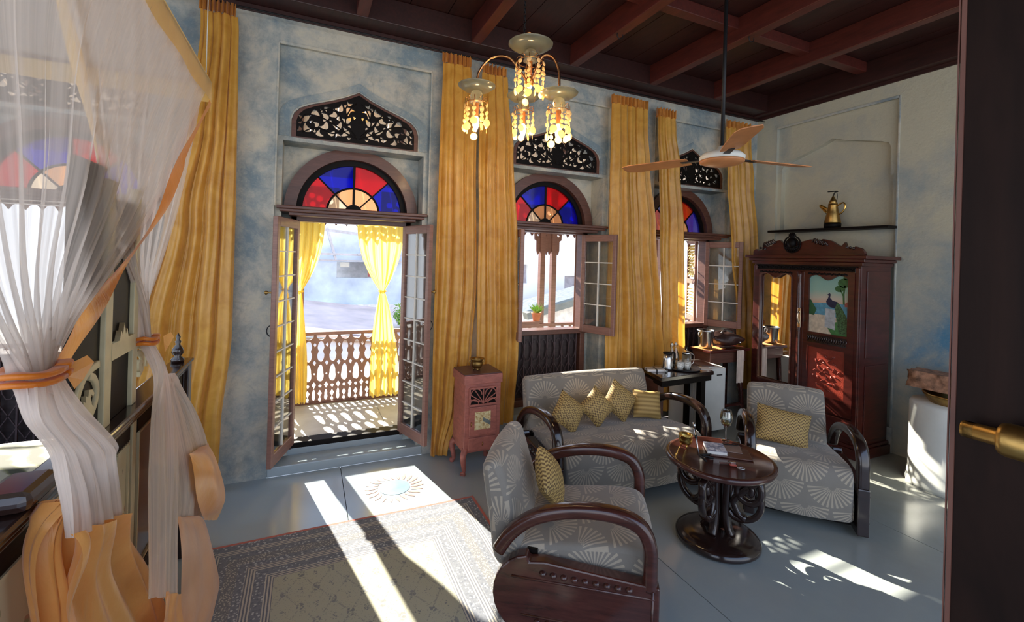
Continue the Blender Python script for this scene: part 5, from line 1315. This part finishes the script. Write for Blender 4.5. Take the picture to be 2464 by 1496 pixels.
# panel drawn to the right tie
Rr = [(NX-.02, -.50, 2.80), (NX-.02, -.66, 2.50), (NX-.02, -1.02, 2.0), (NX-.02, -1.35, 1.66), (NX-.02, -1.51, 1.49), (NX, -1.575, 1.37)]
Rl = [(NX-.02, -2.62, 2.80), (NX-.02, -2.32, 2.45), (NX-.02, -2.13, 2.18), (NX-.02, -1.90, 1.83), (NX-.02, -1.66, 1.58), (NX, -1.61, 1.37)]
ruled('net_panel', Rl, Rr, M['net'], 9, .016, nu=100, nv=70, ph=1)
strip('satin_edge', Rl, lambda v: .085*(1-v)+.02, M['valance'], side=(0, 1, -.25), off=-.008)
# ties
for (y, z, s) in ((-2.45, 1.435, 1.0), (-1.595, 1.365, .55)):
    k = MB()
    for dz in (-.010, .010): k.sweep([(NX+.01+.050*s*cos(a), y+.085*s*sin(a), z+dz+.004*sin(3*a)) for a in [2*pi*i/24 for i in range(25)]], roundsec(.014, .030, .005, 2), fixed=(0, 0, 1))
    k.build('tie_band', M['hemorange'], nt_)
    b = MB()
    b.add([(NX+.06, y+.02, z+.01), (NX+.08, y+.085*s, z+.022), (NX+.09, y+.10*s, z-.0), (NX+.06, y+.03, z-.02), (NX+.07, y+.095*s, z-.045), (NX+.065, y+.06*s, z-.06)], [(0, 1, 2, 3), (3, 2, 4, 5)])
    b.build('tie_bow', M['hem'], nt_)
def ptl(L): return [tuple(p) for p in L]
# below the left tie
ruled('net_tail', [(NX+.01, -2.52, 1.43), (-5.66, -2.605, 1.368), (-5.63, -2.544, 1.266), (-5.61, -2.559, 1.183), (-5.6, -2.584, 1.08)],
      [(NX+.01, -2.39, 1.43), (-5.66, -2.334, 1.304), (-5.63, -2.232, 1.17), (-5.62, -2.242, 1.118), (-5.6, -2.179, 0.932)], M['netdense'], 5, .022, nu=70, nv=50, ph=.5)
ruled('satin_hem', [(-5.6, -2.581, 1.088), (-5.6, -2.581, 1.031), (-5.6, -2.576, 0.952), (-5.6, -2.581, 0.871), (-5.6, -2.584, 0.76)],
      [(-5.6, -2.179, 0.932), (-5.6, -2.067, 0.793), (-5.6, -1.96, 0.629), (-5.6, -1.684, 0.217), (-5.6, -1.339, -0.319)], M['hem'], 2.6, .042, nu=70, nv=50, ph=.2)
ruled('satin_hem', [(-5.66, -2.472, 1.125), (-5.66, -2.532, 1.102), (-5.66, -2.554, 1.03), (-5.66, -2.547, 0.882), (-5.66, -2.539, 0.743)],
      [(-5.64, -2.459, 1.12), (-5.64, -2.384, 0.995), (-5.64, -2.35, 0.841), (-5.64, -2.316, 0.703), (-5.64, -2.276, 0.507)], M['hem'], 2.5, .03, nu=40, nv=40, ph=1.2)
# below the right tie
ruled('net_tail', [(NX, -1.615, 1.36), (-5.67, -1.624, 1.226), (-5.64, -1.78, 1.102), (-5.61, -1.924, 0.967), (-5.58, -2.063, 0.842), (-5.54, -2.216, 0.674)],
      [(NX, -1.575, 1.36), (-5.67, -1.455, 1.175), (-5.64, -1.432, 0.987), (-5.61, -1.528, 0.796), (-5.58, -1.646, 0.617), (-5.54, -1.772, 0.37)], M['netdense'], 2.5, .018, nu=50, nv=60, ph=.9)
ruled('satin_hem', [(-5.54, -2.003, 0.547), (-5.53, -2.058, 0.476), (-5.52, -2.108, 0.373)], [(-5.54, -1.773, 0.381), (-5.53, -1.782, 0.269), (-5.52, -1.771, 0.092)], M['hem'], 1.2, .012, nu=20, nv=20)
ruled('net_tail', [(-5.68, -1.426, 1.178), (-5.655, -1.413, 0.983), (-5.63, -1.473, 0.813), (-5.61, -1.523, 0.684), (-5.6, -1.556, 0.572)],
      [(-5.68, -1.371, 1.168), (-5.655, -1.025, 0.932), (-5.63, -0.729, 0.599), (-5.6, -0.793, 0.404), (-5.59, -0.887, 0.233)], M['netdense'], 2.3, .02, nu=50, nv=50, ph=2)
ruled('satin_hem', [(-5.7, -1.543, 1.217), (-5.69, -1.607, 1.12), (-5.68, -1.645, 0.994), (-5.67, -1.683, 0.873)], [(-5.7, -1.372, 1.166), (-5.69, -1.222, 1.005), (-5.68, -1.169, 0.821), (-5.67, -1.199, 0.664)], M['hempeach'], 1.5, .012, nu=24, nv=24)
ruled('satin_hem', [(-5.61, -1.321, 0.763), (-5.585, -1.351, 0.656), (-5.575, -1.277, 0.498), (-5.58, -1.111, 0.323)],
      [(-5.61, -0.826, 0.624), (-5.57, -0.849, 0.473), (-5.56, -0.633, 0.182), (-5.58, -0.643, 0.075)], M['hem'], 1.1, .012, nu=30, nv=30, ph=.4, bulge=.07)
ruled('satin_hem', [(-5.585, -1.671, 0.64), (-5.565, -1.71, 0.513), (-5.55, -1.725, 0.367), (-5.54, -1.741, 0.208), (-5.53, -1.739, 0.002)],
      [(-5.585, -1.107, 0.348), (-5.565, -1.014, 0.09), (-5.545, -0.94, -0.193), (-5.54, -1.353, -0.089), (-5.53, -1.632, -0.091)], M['hempeach'], 1.6, .02, nu=40, nv=40, ph=.4, bulge=.07)

# ---------------------------------------------------------------- chandelier
CH = Vector((-3.835, -1.20, 0))
ch = empty('chandelier', tuple(CH), label='brass-armed chandelier with glass dishes and strings of lit shell discs', cat='chandelier')
chn = MB()
for i in range(16):
    z = 3.60-i*.024-.012
    pts = [(.007*cos(a)*(1 if i % 2 else 0), .007*cos(a)*(0 if i % 2 else 1), z+.017*sin(a)) for a in [2*pi*k/10 for k in range(11)]]
    chn.tube(pts, .0022, 5)
chn.build('chain', M['iron'], ch)
MB().tube(smoothpts([(.0, 0, 3.21), (.015, 0, 3.25), (.045, 0, 3.26), (.055, 0, 3.22), (.05, 0, 3.15)], 5), .007, 8).build('hook', M['copper'], ch)
MB().tube([(.05, 0, 3.22), (.05, 0, 2.96)], .012, 10).build('stem', M['copper'], ch)
me_bead = MB().lathe([(0, .002), (.013, .0015), (.0155, 0), (.013, -.0015), (0, -.002)], 12, M=Matrix.Rotation(radians(90), 4, 'X')).mesh('shell_disc', M['shell'])
me_big = MB().lathe([(0, .0025), (.023, .002), (.0265, 0), (.023, -.002), (0, -.0025)], 14, M=Matrix.Rotation(radians(90), 4, 'X')).mesh('shell_disc', M['shell'])
rnd = random.Random(21)
def cluster(cx, cy, zt, R, dish_r, length, n, phase=0):
    P = [(.012, -.02), (.04, -.028), (dish_r*.75, -.012), (dish_r, .012), (dish_r, .015), (dish_r*.75, -.006), (.035, -.018), (.012, -.012)]
    MB().lathe(P, 36, (cx, cy, zt), wob=lambda a: .012*sin(24*a)).build('glass_dish', M['dish'], ch)
    MB().lathe([(.018, -.02), (.035, -.03), (.045, -.06), (.038, -.085), (.048, -.10), (.03, -.105)], 24, (cx, cy, zt), wob=lambda a: .06*sin(12*a)).build('glass_neck', M['dish'], ch)
    MB().lathe([(.013, -.09), (.016, -.10), (.016, -.19), (.012, -.195)], 12, (cx, cy, zt)).build('candle_tube', M['candle'], ch)
    MB().lathe([(.010, -.19), (.018, -.205), (.023, -.235), (.016, -.27), (.004, -.295), (0, -.297)], 14, (cx, cy, zt)).build('bulb', M['bulb'], ch)
    rg = MB(); rg.tube([(cx+R*cos(a), cy+R*sin(a), zt-.105) for a in [2*pi*i/24 for i in range(25)]], .0025, 5); rg.build('wire_ring', M['copper'], ch)
    for k in range(n):
        a = phase+2*pi*k/n; ca, sa = cos(a), sin(a)
        st = MB(); st.tube(smoothpts([(cx+.04*ca, cy+.04*sa, zt-.08), (cx+.07*ca, cy+.07*sa, zt-.068), (cx+R*1.1*ca, cy+R*1.1*sa, zt-.09), (cx+R*1.12*ca, cy+R*1.12*sa, zt-.12)], 3), .0018, 4)
        r = R*1.12; x, y = cx+r*ca, cy+r*sa
        st.tube([(x, y, zt-.12), (x, y, zt-.12-.034*length-.02)], .0008, 3)
        s = st.build('strand', M['copper'], ch)
        L = length+rnd.choice((0, 0, 1, -1))
        for j in range(L):
            z = zt-.125-j*.034
            big = j == L-1; link('shell_disc', me_big if big else me_bead, s, (x, y, z-.014*(1 if big else 0)), (rnd.uniform(-.1, .1), 0, a+pi/2+rnd.uniform(-.9, .9)))
    ld = bpy.data.lights.new('bulb_light', 'POINT'); ld.energy = 2.6; ld.color = (1, .68, .34); ld.shadow_soft_size = .03
    lo_ = bpy.data.objects.new('bulb_light', ld); COL.objects.link(lo_); lo_.parent = ch; lo_.location = (cx, cy, zt-.32)
cluster(.05, 0, 3.17, .085, .15, 6, 9)
for (x, y, z, ph) in ((-.27, .15, 2.885, 0), (.205, -.13, 2.83, .3), (.145, .287, 2.93, .6)):
    d_ = Vector((x-.05, y, 0)); 
    MB().tube(smoothpts([(.05+d_.x*.05, d_.y*.05, 2.93), (.05+d_.x*.18, d_.y*.18, 3.00), (.05+d_.x*.42, d_.y*.42, 3.095), (.05+d_.x*.75, d_.y*.75, 3.085), (.05+d_.x*.97, d_.y*.97, 2.99), (x, y, z)], 6), .008, 8).build('arm', M['copper'], ch)
    cluster(x, y, z, .068, .125, 5, 9, ph)
MB().lathe([(0, 2.90), (.02, 2.905), (.03, 2.93), (.02, 2.96), (.012, 2.98)], 16, (.05, 0, 0)).build('hub', M['copper'], ch)

# ---------------------------------------------------------------- ceiling fan
cf = empty('ceiling_fan', (-2.83, -1.94, 2.365), label='orange-brown three-blade ceiling fan on a long rod', cat='ceiling fan')
MB().tube([(0, 0, .02), (0, 0, 1.24)], .011, 10).build('down_rod', M['iron'], cf)
MB().lathe([(0, 1.12), (.05, 1.14), (.06, 1.23), (0, 1.24)], 16).build('canopy_cup', M['iron'], cf)
MB().lathe([(.126, .010), (.130, .035), (.11, .055), (.05, .065), (.02, .10), (0, .10)], 36).build('motor_cover', M['offwhite'], cf)
MB().lathe([(0, -.022), (.06, -.020), (.10, -.010), (.125, .0), (.128, .012), (0, .012)], 36).build('motor_base', simple('orange_brown_enamel', (.55, .22, .08), .35), cf)
fb = bpy.data.materials['orange_brown_enamel']
for k, a in enumerate((-8, 112, 232)):
    a = radians(a)
    bl2 = MB().prism([(.20, -.052), (.30, -.062), (.60, -.068), (.655, -.05), (.665, 0), (.655, .05), (.60, .068), (.30, .062), (.20, .052)], -.003, .003, Matrix.Rotation(radians(10), 4, 'X'))
    bo = bl2.build('blade', fb, cf, (0, 0, .03), (0, 0, a), bevel=.002)
    MB().box(.12, .25, -.018, .018, -.006, .0).build('blade_iron', M['iron'], bo)
